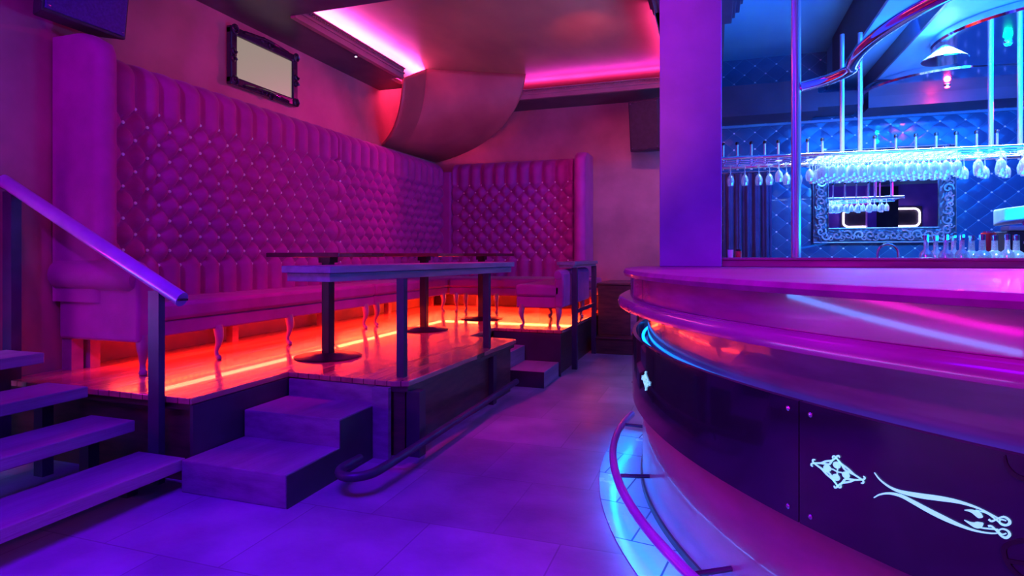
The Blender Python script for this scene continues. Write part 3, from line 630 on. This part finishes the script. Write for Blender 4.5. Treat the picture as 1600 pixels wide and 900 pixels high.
# ---------------------------------------------------------------- things on the left wall
fo = thing('wall_pane', (-4.15, 4.75, 3.06), 'pale grey glowing screen in ornate black frame on the left wall', 'framed screen')
MB().box(-4.185, -4.16, 4.36, 5.14, 2.86, 3.27).build('pane', 'pane', fo)
b = MB()
for y0, y1, z0, z1 in ((4.29, 5.21, 3.25, 3.33), (4.29, 5.21, 2.79, 2.87), (4.29, 4.37, 2.8, 3.32), (5.13, 5.21, 2.8, 3.32)):
    b.box(-4.2, -4.14, y0, y1, z0, z1)
b.build('frame', 'frameblack', fo, bevel=0.014)
b = MB()
def scroll(cy, cz, s, fl=1, x=-4.135):
    return smoothpath([(x, cy+s*(0.5-0.5*k/8)*math.cos(fl*k*0.9)*1.0, cz+s*(0.5-0.5*k/8)*math.sin(fl*k*0.9)) for k in range(9)], 2)
for cy, cz in ((4.33, 3.30), (5.17, 3.30), (4.33, 2.83), (5.17, 2.83)):
    b.tube(scroll(cy, cz, 0.09), 0.013, 6); b.tube(scroll(cy, cz, 0.09, -1), 0.011, 6)
for cy, cz in ((4.75, 3.31), (4.75, 2.81)):
    b.tube(scroll(cy-0.05, cz, 0.08), 0.012, 6); b.tube(scroll(cy+0.05, cz, 0.08, -1), 0.012, 6)
    b.tube(smoothpath([(-4.135, cy-0.30, cz), (-4.13, cy-0.15, cz+0.012), (-4.125, cy, cz+0.02), (-4.13, cy+0.15, cz+0.012), (-4.135, cy+0.3, cz)], 4), 0.015, 6)
for cz in (3.06,):
    b.tube(scroll(5.18, cz-0.04, 0.07), 0.012, 6); b.tube(scroll(5.18, cz+0.04, 0.07, -1), 0.012, 6)
    b.tube(scroll(4.32, cz-0.04, 0.07), 0.012, 6); b.tube(scroll(4.32, cz+0.04, 0.07, -1), 0.012, 6)
b.build('scrollwork', 'frameblack', fo, smooth=60)
def speaker(loc, rz, tilt, w, h, d, label, m='grille'):
    t = thing('loudspeaker', loc, label, 'loudspeaker'); t.rotation_euler = (tilt, 0, rz)
    # local: front faces -y
    b = MB().add([(-w/2, -d, -h/2), (w/2, -d, -h/2), (w*0.36, 0, -h/2), (-w*0.36, 0, -h/2), (-w/2, -d, h/2), (w/2, -d, h/2), (w*0.36, 0, h/2), (-w*0.36, 0, h/2)],
        [(0, 3, 2, 1), (4, 5, 6, 7), (0, 1, 5, 4), (1, 2, 6, 5), (2, 3, 7, 6), (3, 0, 4, 7)])
    b.build('cabinet', 'speaker', t, local=True, bevel=0.012)
    MB().box(-w/2+0.02, w/2-0.02, -d-0.012, -d+0.004, -h/2+0.02, h/2-0.02).build('grille', m, t, local=True, bevel=0.006)
    b = MB()
    for x in (-w/2+0.04, w/2-0.04):
        for z in (-h/2+0.04, h/2-0.04): b.lathe([(0, -0.004), (0.009, -0.002), (0.009, 0.003), (0, 0.005)], x, -d-0.012, z, 8)
    b.build('screws', 'screw', t, local=True)
    MB().box(-0.03, 0.03, -0.02, 0.285 if loc[0] > -2 else 0.13, -0.06, 0.06).build('wall_bracket', 'blackmetal', t, local=True)
    return t
speaker((-4.06, 2.80, 3.04), PI/2, 0.12, 0.56, 0.56, 0.20, 'big blue-black loudspeaker high on the wall above the winged booth end')
speaker((-0.76, 8.3, 2.98), -0.25, 0.12, 0.42, 0.66, 0.40, 'black loudspeaker hanging beside the column under the ceiling edge', 'speaker')
cs = thing('cove_spotlight', (-3.66, 5.55, 3.40), 'tiny glowing spotlight on the underside of the left ceiling cove', 'spotlight')
MB().lathe([(0.0, -0.02), (0.018, -0.02), (0.022, 0.0), (0.0, 0.004)], -3.66, 5.55, 3.40, 12).build('housing', 'blackmetal', cs)
MB().lathe([(0.0, -0.024), (0.012, -0.024), (0.012, -0.02), (0, -0.019)], -3.66, 5.55, 3.40, 12).build('lens', 'neon', cs)

# ================================================================ the bar
A0, A1 = 171.1, 368.9
def pol(r, a, z): a = math.radians(a); return (BC[0]+r*math.cos(a), BC[1]+r*math.sin(a), z)
def disc(r, yc=4.22, n=120):
    al = math.degrees(math.asin((yc-BC[1])/r)); a0 = 180-al; a1 = 360+al
    return [pol(r, a0+(a1-a0)*i/n, 0)[:2] for i in range(n+1)]
BAR = thing('round_bar', (2.4, 3.0, 0), 'big round glossy red wood bar with black front panels', 'bar counter')
MB().prism(disc(2.76), 0.0, 1.125).build('body', 'barwood', BAR)
MB().prism(disc(2.885), 1.125, 1.1625).arc([(2.885, 1.125), (2.900, 1.127), (2.908, 1.144), (2.900, 1.1605), (2.885, 1.1625)], A0, A1, 120).build('counter_top', 'bartop', BAR, smooth=35)
MB().arc([(2.76, 1.02), (2.87, 1.02), (2.87, 1.124), (2.76, 1.124)], A0, A1, 120).build('fascia', 'barwood', BAR, smooth=35)
MB().arc([(2.76, 0.972), (2.925, 0.968), (2.936, 0.970), (2.938, 0.99), (2.932, 1.006), (2.905, 1.019), (2.76, 1.019)], A0, A1, 120).build('moulding', 'barwood', BAR, smooth=50)
MB().arc([(2.75, 0.74), (2.772, 0.74), (2.772, 0.967), (2.75, 0.967)], A0, A1, 120).build('recessed_band', 'barwood', BAR, smooth=35)
MB().arc([(2.75, 0.02), (2.802, 0.02), (2.802, 0.73), (2.75, 0.73)], A0, A1, 120).build('plinth', 'plinth', BAR, smooth=35)
MB().arc([(2.80, 0.0), (2.815, 0.0), (2.812, 0.03), (2.80, 0.032)], A0, A1, 120).build('skirting', 'blackside', BAR, smooth=35)
tape = MB().arc([(2.790, 0.775), (2.806, 0.775), (2.806, 0.78), (2.790, 0.78)], A0+1, 300, 90).build('led_tape', 'led_blue', BAR)
tape['label'] = 'glowing blue light tape'
j0 = 220.75; ja = [A0+0.6, 184.2, j0, 257.3, 293.8, 330.4, 368.3]
def ribbon(line, r=2.8615, shift=0.0, th=0.0018):
    pts = smoothpath([(a+shift, z, w_) for a, z, w_ in line], 3)
    b = MB(); vs = []
    k = len(pts)
    for i in range(k):
        p, q = pts[max(0, i-1)], pts[min(k-1, i+1)]
        du = (q.x-p.x)*math.radians(1)*r; dz = q.y-p.y; l = math.hypot(du, dz) or 1
        nu, nz = -dz/l, du/l; hw = max(0.0006, pts[i].z*0.62)
        for sg in (1, -1):
            aa = pts[i].x+math.degrees(sg*nu*hw/r); zz = pts[i].y+sg*nz*hw
            vs.append(pol(r, aa, zz)); vs.append(pol(r-th, aa, zz))
    fs = []
    for i in range(k-1):
        o = i*4; fs += [(o, o+2, o+6, o+4), (o+1, o+5, o+7, o+3), (o, o+4, o+5, o+1), (o+2, o+3, o+7, o+6)]
    fs += [(0, 1, 3, 2), (k*4-4, k*4-2, k*4-1, k*4-3)]
    b.add(vs, fs); return b
for i in range(len(ja)-1):
    a, b_ = ja[i]+0.04, ja[i+1]-0.04
    p = MB().arc([(2.838, 0.462), (2.858, 0.462), (2.858, 0.815), (2.838, 0.815)], a, b_, 40).build('front_panel', 'panel', BAR, smooth=35)
    for aa in (a+0.75, b_-0.75):
        for z in (0.495, 0.785):
            b = MB(); b.T = Matrix.Translation(pol(2.858, aa, z)) @ Matrix.Rotation(math.radians(aa), 4, 'Z') @ Matrix.Rotation(PI/2, 4, 'Y')
            b.lathe([(0.0, -0.001), (0.0075, -0.001), (0.0075, 0.002), (0.004, 0.005), (0.0, 0.0055)], n=10); b.build('screw', 'screw', p)
    if i == 2:
        m_ = MB()
        for grp in (DARKSCROLL[:2], DARKSCROLL[2:]):
            m_ = MB()
            for ln in grp: q = ribbon(ln); m_.add(q.v, q.f)
            m_.build('dark_scroll_motif', 'blackmetal', p)
        m_ = MB()
        for ln in FLOURISH: q = ribbon(ln); m_.add(q.v, q.f)
        m_.build('flourish_motif', 'print', p)['label'] = 'pale glowing forked flourish'
        m_ = MB()
        for ln in DIAMOND: q = ribbon(ln); m_.add(q.v, q.f)
        m_.build('diamond_motif', 'print', p)['label'] = 'pale glowing lace diamond'
    if i == 1:
        m_ = MB()
        for ln in DIAMOND: q = ribbon(ln, shift=-24.0); m_.add(q.v, q.f)
        m_.build('diamond_motif', 'print', p)['label'] = 'pale glowing lace diamond'
# raised ledge along the far side of the counter
MB().box(0.052, 4.6, 4.10, 4.225, 1.163, 1.205).box(0.052, 4.6, 4.085, 4.235, 1.205, 1.222).build('raised_ledge', 'barwood', BAR, bevel=0.004)
# foot rail round the bar
FR = thing('bar_foot_rail', (2.4, 3.0, 0), 'shiny violet foot rail curving round the foot of the bar', 'foot rail')
MB().tube([pol(2.965, 172+(300-172)*i/90, 0.135) for i in range(91)], 0.021, 14).build('tube', 'handrail', FR, smooth=60)
for a in (177.4, 195.3, 213.3, 231.3, 249.3, 267.3): MB().tube([pol(2.965, a, 0.135), pol(2.80, a, 0.135)], 0.010, 8).build('bracket', 'steel', FR, smooth=60)
MB().arc([(2.958, 0.1125), (2.968, 0.1125), (2.968, 0.117), (2.958, 0.117)], 172, 299, 90).build('led_tape', M['led_rail'], FR)['label'] = 'glowing blue light tape'

# inner work counter with bottles behind the ledge
wc = thing('work_counter', (2.0, 4.6, 0), 'low inner work counter behind the bar ledge', 'counter')
MB().box(0.62, 4.4, 4.30, 4.85, 1.02, 1.055).build('worktop', 'darkwood', wc, bevel=0.004)
MB().box(0.66, 4.35, 4.34, 4.82, 0.0, 1.02).build('cabinet', 'darkwood', wc)
def bottle(kind=0):
    prof = [[(0.0, 0.0), (0.036, 0.0), (0.038, 0.01), (0.038, 0.18), (0.032, 0.20), (0.014, 0.218), (0.0125, 0.285), (0.0, 0.285)],
            [(0.0, 0.0), (0.046, 0.0), (0.05, 0.012), (0.05, 0.17), (0.040, 0.195), (0.018, 0.212), (0.016, 0.285), (0.0, 0.285)]][kind]
    t = thing('liquor_bottle', (0, 0, 0), 'clear bottle', 'bottle', 'bottles behind the bar ledge')
    MB().lathe(prof, n=20).build('body', 'bottleglass', t, local=True, smooth=50)
    r = 0.0145 if kind == 0 else 0.018
    MB().lathe([(0, 0.275), (r, 0.275), (r, 0.31), (0.0, 0.312)], n=14).build('cap', 'chrome', t, local=True, smooth=50)
    MB().lathe([(prof[3][0]+0.0006, 0.05), (prof[3][0]+0.0014, 0.05), (prof[3][0]+0.0014 if kind == 0 else 0.0475, 0.12), (prof[3][0]+0.0006, 0.12)], n=20).build('label_band', 'white', t, local=True, smooth=50)
    return t
bx = [(1447, 0, -.08, ''), (1462, 0, .1, ''), (1478, 0, -.08, ''), (1490, 0, .12, ''), (1503, 0, -.06, ''), (1518, 1, .09, ''), (1535, 1, -.07, ''), (1554, 1, .08, ''), (1574, 0, -.08, ''), (1588, 1, .1, '')]
protos = [bottle(0), bottle(1)]; first = [True, True]
names = ['small clear bottle farthest left in the bottle row behind the ledge', 'narrow clear bottle second from the left in the bottle row', 'narrow clear bottle third from the left in the bottle row', 'clear bottle fourth from the left, set back in the row', 'clear bottle with silver cap fifth from the left in the row', 'stout round-shouldered bottle, leftmost of the wide ones', 'stout bottle second of the wide ones, slightly set back', 'stout pale bottle third of the wide ones, set forward', 'slim clear bottle between the last two wide ones', 'wide bottle farthest right in the bottle row']
for (px, kd, dy, _), nm in zip(bx, names):
    a = (px-800)/930; rx = a*0.9472-0.3208; ry = a*0.3208+0.9472; y = 4.50+dy
    if first[kd]: o = protos[kd]; first[kd] = False
    else: o = copy_tree(protos[kd])
    o.location = (rx/ry*y, y, 1.055); o['label'] = nm
# small things on the ledge and counter
t = thing('candle_cup', (0.105, 4.15, 1.222), 'tiny white cup on the bar ledge right beside the column', 'cup')
MB().lathe([(0, 0), (0.016, 0), (0.019, 0.05), (0.017, 0.05), (0.014, 0.006), (0, 0.006)], 0.105, 4.15, 1.222, 16).build('cup', 'white', t, smooth=50)
MB().lathe([(0, 0.006), (0.0145, 0.008), (0.015, 0.03), (0, 0.032)], 0.105, 4.15, 1.222, 12).build('wax', 'white', t, smooth=50)
t = thing('red_jar', (0.155, 4.17, 1.222), 'small red jar on the bar ledge beside the white cup', 'jar')
MB().lathe([(0, 0), (0.020, 0), (0.021, 0.035), (0.017, 0.042), (0, 0.042)], 0.155, 4.17, 1.222, 16).build('body', 'redplastic', t, smooth=50)
MB().lathe([(0, 0.042), (0.019, 0.042), (0.019, 0.054), (0, 0.055)], 0.155, 4.17, 1.222, 16).build('lid', 'blackmetal', t, smooth=50)
t = thing('gooseneck_tap', (1.85, 4.6, 1.055), 'thin chrome gooseneck tap arching up behind the bar ledge', 'tap')
pts = [(1.05, 4.6, 1.055), (1.05, 4.6, 1.24)]+[(1.11-0.06*math.cos(i*PI/8), 4.6, 1.25+0.06*math.sin(i*PI/8)) for i in range(9)]+[(1.17, 4.6, 1.19)]
MB().tube(pts, 0.008, 10).build('spout', 'chrome', t, smooth=60)
MB().lathe([(0, 0), (0.022, 0), (0.018, 0.03), (0, 0.032)], 1.05, 4.6, 1.055, 16).build('base', 'chrome', t, smooth=60)
MB().tube([(1.05, 4.6, 1.12), (1.01, 4.58, 1.14)], 0.005, 8).build('lever', 'chrome', t, smooth=60)
# till with its display at the far right
t = thing('cash_register', (2.230, 5.5, 0), 'pale blue till with raised display beside the bottles', 'till')
MB().box(2.065, 2.580, 5.42, 5.80, 0.0, 1.06).build('stand', 'blackside', t)
MB().box(2.100, 2.540, 5.46, 5.74, 1.061, 1.42).build('drawer_case', 'speaker', t, bevel=0.01)
b = MB().add([(2.070, 5.42, 1.50), (2.380, 5.42, 1.52), (2.380, 5.62, 1.49), (2.070, 5.62, 1.46), (2.070, 5.42, 1.59), (2.380, 5.42, 1.63), (2.380, 5.62, 1.63), (2.070, 5.62, 1.59)], [(0, 3, 2, 1), (4, 5, 6, 7), (0, 1, 5, 4), (1, 2, 6, 5), (2, 3, 7, 6), (3, 0, 4, 7)])
b.build('display', 'blueplastic', t, bevel=0.012)
MB().box(2.110, 2.340, 5.45, 5.60, 1.421, 1.46).build('printer', 'blueplastic', t, bevel=0.01)
MB().tube([(2.230, 5.52, 1.42), (2.230, 5.52, 1.50)], 0.012, 8).build('stem', 'chrome', t)
MB().box(2.200, 2.520, 5.448, 5.459, 1.32, 1.34).build('tray_edge', 'white', t)
pd = MB().box(1.880, 2.055, 5.38, 5.62, 0.0, 1.155).build('pedestal', 'blackside', None)
tag(pd, 'dark low pedestal under the red can beside the till', 'pedestal')
t = thing('red_can', (1.980, 5.45, 1.156), 'red can standing left of the till behind the bottles', 'can')
MB().lathe([(0, 0), (0.045, 0), (0.048, 0.01), (0.048, 0.24), (0.044, 0.25), (0, 0.25)], 1.980, 5.45, 1.156, 20).build('body', 'redplastic', t, smooth=40)
MB().lathe([(0, 0.25), (0.035, 0.25), (0.035, 0.262), (0, 0.262)], 1.980, 5.45, 1.156, 16).build('lid', 'chrome', t, smooth=40)

# ---------------------------------------------------------------- chrome pole and ring rail over the bar
t = thing('chrome_pole', (0.52, 4.30, 0), 'tall metal pole rising behind the bar ledge to the ceiling', 'pole')
cp = (1.9*0.9472-3.98*0.3208, 1.9*0.3208+3.98*0.9472)
t.location = (cp[0], cp[1], 0)
MB().tube([(cp[0], cp[1], 0.0), (cp[0], cp[1], 3.84)], 0.030, 24).build('pole', 'satin', t, smooth=60)
MB().lathe([(0.05, 0), (0.05, 0.01), (0.032, 0.02)], cp[0], cp[1], 1.055, 24).build('base_flange', 'chrome', t, smooth=60)
MB().tube([(cp[0]+0.02, cp[1], 2.36), (cp[0]+0.05, cp[1], 2.36)], 0.034, 16).build('clamp', 'chrome', t, smooth=60)
t = thing('overhead_ring_rail', (BC[0], BC[1], 2.36), 'chrome rail curving overhead round the bar from the tall pole', 'overhead rail')
pts = [(cp[0]+0.04, cp[1]-0.0, 2.36), (cp[0]+0.15, cp[1]-0.03, 2.36)]+[pol(1.63, a, 2.36) for a in range(176, 300, 3)]
pts = [(cp[0]+0.04, cp[1], 2.36), (0.70, 4.25, 2.36)]+[pol(1.635, a, 2.36) for a in range(170, 300, 3)]
MB().tube(smoothpath(pts, 3), 0.034, 16).build('rail', 'chrome', t, smooth=60)
MB().tube([pol(1.635, 262, 2.36), pol(1.635, 262, 3.17)], 0.02, 12).build('hanger', 'chrome', t, smooth=60)
MB().tube([pol(1.635, 298, 2.36), pol(1.635, 298, 3.17)], 0.02, 12).build('hanger', 'chrome', t, smooth=60)

# ---------------------------------------------------------------- glass rack
def wcam(px, d): a = (px-800)/930*d; return (a*0.9472-d*0.3208, a*0.3208+d*0.9472)
R0, R1 = Vector(wcam(1105, 6.03)), Vector(wcam(1625, 5.26)); RD = (R1-R0).normalized(); RN = Vector((RD.y, -RD.x))
if RN.y > 0: RN = -RN                     # towards the camera
RW = 0.62; ZR = 2.115
t = thing('glass_rack', (R0.x, R0.y, ZR), 'long chrome hanging rack full of wine glasses over the bar', 'glass rack')
def rp(s, n, z): q = R0+RD*s+RN*n; return (q.x, q.y, z)
LEN = (R1-R0).length
MB().tube([rp(0, 0, ZR), rp(LEN, 0, ZR)], 0.022, 12).build('rear_rail', 'chrome', t, smooth=60)
MB().tube([rp(0, RW, ZR), rp(LEN, RW, ZR)], 0.015, 12).build('front_rail', 'chrome', t, smooth=60)
PXR = [1130, 1152, 1174, 1195, 1216, 1239, 1262, 1285, 1315, 1343, 1367, 1400, 1431, 1463, 1494, 1526, 1558, 1592]
SL = []
for px in PXR:
    a = (px-800)/930; dx, dy = a*0.9472-0.3208, a*0.3208+0.9472
    # meet the rail line
    den = dx*RD.y-dy*RD.x; k = (R0.x*RD.y-R0.y*RD.x)/den; s = (Vector((dx*k, dy*k))-R0).dot(RD); SL.append(s)
rod0 = None
for s in SL:
    MB().tube([rp(s, 0, ZR-0.03), rp(s, 0, ZR+0.225)], 0.011, 8).build('rod', 'satin', t, smooth=60)
    MB().lathe([(0, 0), (0.018, 0), (0.018, 0.022), (0.010, 0.03), (0, 0.03)], *rp(s, 0, ZR+0.222), 10).build('knob', 'blackmetal', t, smooth=60)
    MB().tube([rp(s, 0, ZR+0.012), rp(s, RW, ZR+0.012)], 0.006, 6).build('slot_bar', 'chrome', t, smooth=60)
for n_ in (0.06, 0.18, 0.30, 0.42, 0.54):
    for e in (-0.02, 0.02): MB().tube([rp(0, n_+e, ZR+0.0005), rp(LEN, n_+e, ZR+0.0005)], 0.003, 6).build('hanging_wire', 'chrome', t, smooth=60)
for s, zt in ((SL[8], 3.34), (SL[9], 3.34), (SL[15]+0.1, 3.099), (SL[17], 3.099)): MB().tube([rp(s, 0.02, ZR), rp(s, 0.02, zt)], 0.021, 12).build('ceiling_hanger', 'satin', t, smooth=60)
# one wine glass, hung upside down, then copies
gl = thing('wine_glass', (0, 0, 0), 'clear wine glass hanging upside down', 'wine glass', 'wine glasses hanging in the bar rack')
MB().lathe([(0.032, 0.0), (0.032, -0.003), (0.006, -0.008), (0.0045, -0.03), (0.0045, -0.085), (0.012, -0.095), (0.029, -0.115), (0.0355, -0.145), (0.034, -0.175), (0.028, -0.20), (0.027, -0.20), (0.0325, -0.175), (0.034, -0.145), (0.027, -0.117), (0.0, -0.100)], n=16).build('glass', 'glass', gl, local=True, smooth=60)
G = []
LBL = {0: 'clear wine glass hanging at the dark curtain end of the bar rack', 1: 'clear wine glass in the dense cluster hanging over the ornate mirror', 2: 'clear wine glass hanging at the right end of the rack above the bottles'}
cnt = 0
for i in range(len(SL)-1):
    s0 = SL[i]; s1 = SL[i+1]
    if i < 6: sp = [(0.5, 0.06)] if i not in (3, 5) else [(0.3, 0.06), (0.7, 0.30)]
    elif i < 13: sp = [(0.25, n) for n in (0.06, 0.18, 0.30, 0.42, 0.54)]+[(0.75, n) for n in (0.06, 0.18, 0.30, 0.42, 0.54)]
    else: sp = [(0.25, 0.06), (0.3, 0.30), (0.75, 0.18), (0.7, 0.54)]
    for f, n in sp:
        if i == 9: f = 0.2 if f < 0.5 else 0.8
        g = gl if cnt == 0 else copy_tree(gl)
        g.location = rp(s0+(s1-s0)*f+random.uniform(-0.0015, 0.0015), n, ZR+0.0035+0.0035); g.rotation_euler = (0, 0, math.atan2(RD.y, RD.x))
        k = 0 if i < 6 else (1 if i < 13 else 2)
        g['label'] = LBL[k]; g['group'] = ['wine glasses by the curtain', 'wine glasses over the mirror', 'wine glasses over the bottles'][k]
        cnt += 1

# ---------------------------------------------------------------- mirror, curtain on the tiled wall
t = thing('ornate_mirror', (1.97, 8.47, 1.97), 'large mirror in carved silver scroll frame on the diamond tiled wall', 'mirror')
X0, X1, Z0, Z1, FW = 1.205, 2.745, 1.395, 2.56, 0.175
MB().box(X0+FW-0.01, X1-FW+0.01, 8.455, 8.47, Z0+FW-0.01, Z1-FW+0.01).build('mirror_glass', 'mirror', t)
def fr_side(horizontal, a0, a1, b0, b1, flip):
    def fn(u, v):
        q = a0+(a1-a0)*u; r = b0+(b1-b0)*v
        ph = (q*2*PI/0.20)
        h = 0.03*math.sin(PI*v)**0.6+0.010*math.sin(ph+5*v*PI*flip)*math.sin(PI*v)+0.006*math.cos(2*ph-7*v)
        return (q, 8.462-h, r) if horizontal else (r, 8.462-h, q)
    return MB().grid(150, 22, fn)
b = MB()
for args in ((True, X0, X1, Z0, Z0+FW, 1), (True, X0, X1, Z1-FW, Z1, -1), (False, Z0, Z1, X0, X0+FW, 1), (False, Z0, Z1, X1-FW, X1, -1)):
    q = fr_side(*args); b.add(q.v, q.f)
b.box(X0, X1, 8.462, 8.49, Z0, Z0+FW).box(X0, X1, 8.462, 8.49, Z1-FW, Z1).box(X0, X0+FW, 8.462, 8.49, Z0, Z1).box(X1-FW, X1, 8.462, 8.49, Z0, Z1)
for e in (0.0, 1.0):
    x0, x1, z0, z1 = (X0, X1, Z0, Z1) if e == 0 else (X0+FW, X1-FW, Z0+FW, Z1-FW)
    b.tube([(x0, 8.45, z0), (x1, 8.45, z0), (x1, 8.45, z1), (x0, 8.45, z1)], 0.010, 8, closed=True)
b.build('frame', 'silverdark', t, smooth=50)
b = MB()
def spiral(cx, cz, s, a0, fl):
    return smoothpath([(cx+s*(1-k/11)*math.cos(a0+fl*k*0.75), 8.425, cz+s*(1-k/11)*math.sin(a0+fl*k*0.75)) for k in range(11)], 2)
n = 0
x = X0+0.14
while x < X1-0.10:
    for z in (Z0+FW/2, Z1-FW/2):
        fl = 1 if n % 2 else -1
        b.tube(spiral(x, z, 0.062, 0.6*n, fl), 0.012, 6); b.tube(spiral(x+0.06, z+0.03*fl, 0.04, 2+n, -fl), 0.009, 6)
        n += 1
    x += 0.125
z = Z0+0.14
while z < Z1-0.10:
    for x in (X0+FW/2, X1-FW/2):
        fl = 1 if n % 2 else -1
        b.tube(spiral(x, z, 0.062, 0.6*n, fl), 0.012, 6); b.tube(spiral(x+0.03*fl, z+0.06, 0.04, 2+n, -fl), 0.009, 6)
        n += 1
    z += 0.125
for e in (0.0, 1.0):
    x0, x1, z0, z1 = (X0, X1, Z0, Z1) if e == 0 else (X0+FW, X1-FW, Z0+FW, Z1-FW)
    b.tube([(x0, 8.44, z0), (x1, 8.44, z0), (x1, 8.44, z1), (x0, 8.44, z1)], 0.010, 8, closed=True)
b.build('scrollwork', 'silver', t, smooth=60)
def cur(u, v): return (0.12+0.60*u, 8.42+0.035*math.sin(u*34)+0.015*math.sin(u*81+v*2), 0.01+2.30*v)
t = thing('curtain', (0.42, 8.42, 0), 'dark blue floor-length curtain on the tiled wall beside the column', 'curtain')
MB().grid(140, 8, cur).build('cloth', 'curtain', t, smooth=180, solid=0.006)
MB().tube([(0.08, 8.42, 2.33), (0.76, 8.42, 2.33)], 0.014, 10).build('rod', 'chrome', t, smooth=60)
# mirrored discs hanging under the bar ceiling
def mdisc(px, d, r, z0, z1, label):
    c = wcam(px, d)
    t = thing('mirror_disc', (c[0], c[1], z0), label, 'ceiling mirror')
    MB().lathe([(0.0, z0), (r-0.03, z0), (r-0.03, z1), (0, z1)], c[0], c[1], 0, 64).build('mirror_face', 'darkmirror', t, smooth=30)
    MB().lathe([(r-0.03, z0-0.01), (r, z0-0.01), (r+0.01, z0+0.01), (r, z1), (r-0.03, z1)], c[0], c[1], 0, 64).build('rim', 'chrome', t, smooth=30)
    return c
mdisc(1478, 6.62, 0.80, 3.10, 3.165, 'dark mirrored ceiling disc with red lamp over the rack, farther one')
mdisc(1640, 5.0, 0.82, 3.10, 3.165, 'dark mirrored ceiling disc with green lamp, nearer to the right edge')
def lamp(px, py, z, m, label):
    d = (z-1.24)*930/(398-py); c = wcam(px, d)
    t = thing('party_lamp', (c[0], c[1], z), label, 'ceiling lamp')
    MB().lathe([(0, 0.03), (0.03, 0.03), (0.034, 0.0), (0.028, -0.004), (0, -0.004)], c[0], c[1], z, 16).build('housing', 'chrome', t, smooth=40)
    MB().lathe([(0, -0.003), (0.026, -0.004), (0.02, -0.014), (0, -0.018)], c[0], c[1], z, 16).build('bulb', m, t, smooth=60)
    return c, d
for px, py, z, m, lab, colr in ((1480, 135, 3.08, 'led_red', 'glowing red lamp under the farther mirrored disc', (1, 0.02, 0.1)), (1575, 68, 3.08, 'led_green', 'glowing green lamp under the nearer mirrored disc', (0, 1, 0.3)), (1404, 187, 2.93, 'led_red', 'small red lamp at the top of the tiled wall', (1, 0.02, 0.1))):
    c_, d_ = lamp(px, py, z, m, lab)
    l = bpy.data.lights.new('party_glow', 'POINT'); l.color = colr; l.energy = 6; l.shadow_soft_size = 0.03
    o = bpy.data.objects.new('party_glow', l); COL.objects.link(o); o.location = (c_[0], c_[1], z-0.06)
# crystal shell sconce beside the discs
sc_ = wcam(1476, 5.2)
t = thing('shell_lamp', (sc_[0], sc_[1], 2.95), 'small fluted crystal shell lamp under the bar ceiling', 'lamp')
b = MB()
def shell(u, v):
    a = 2*PI*u; r = 0.16*(1-v)+0.02*v; r *= 1+0.06*math.cos(14*a)
    return (sc_[0]+r*math.cos(a), sc_[1]+r*math.sin(a), 2.95+0.12*v)
b.grid(112, 6, shell); b.build('shade', 'blueplastic', t, smooth=180, solid=0.004)
MB().lathe([(0, 0), (0.17, 0), (0.175, 0.008), (0.0, 0.016)], sc_[0], sc_[1], 2.935, 32).build('plate', 'chrome', t, smooth=40)

# ---------------------------------------------------------------- neon frame and column on the wall behind the camera, seen in the mirror
t = thing('neon_frame', (4.38, -1.97, 2.26), 'rounded white neon frame seen reflected in the ornate mirror', 'neon light')
def rr(x0, x1, z0, z1, r, y=-1.95):
    o = []
    for cx, cz, a0 in ((x1-r, z1-r, 0), (x0+r, z1-r, 90), (x0+r, z0+r, 180), (x1-r, z0+r, 270)):
        for k in range(7): a = math.radians(a0+15*k); o.append((cx+r*math.cos(a), y, cz+r*math.sin(a)))
    return o
MB().tube(rr(3.46, 5.30, 2.02, 2.50, 0.13), 0.022, 8, closed=True).build('tube', 'neon', t, smooth=60)
MB().box(3.40, 5.36, -1.995, -1.975, 1.96, 2.56).build('backboard', 'blackside', t)
struct('trim_22', MB().box(4.00, 4.22, -1.9, -1.7, 0, 3.1), 'column')
struct('trim_23', MB().box(4.22, 4.75, -1.9, -1.75, 0, 3.1), 'blackside')
# light tubes added out of view to streak the bar's curved fascia
def wline(m, z0, z1, y0, y1, label):
    t = thing('added_light_tube', (-4.19, (y0+y1)/2, (z0+z1)/2), label, 'added light')
    MB().tube([(-4.17, y0, z0), (-4.17, y1, z1)], 0.03, 8).build('tube', m, t, smooth=60)
    MB().tube([(-4.19, y0, z0), (-4.19, y1, z1)], 0.012, 6).build('backing', 'blackmetal', t)
wline('line_blue', 0.86, 0.30, 2.2, -1.8, 'added blue light tube, out of view, on the left wall beyond the stairs')
wline('line_pink', 1.03, 0.49, 2.2, -1.8, 'added pink light tube, out of view, on the left wall above the blue one')
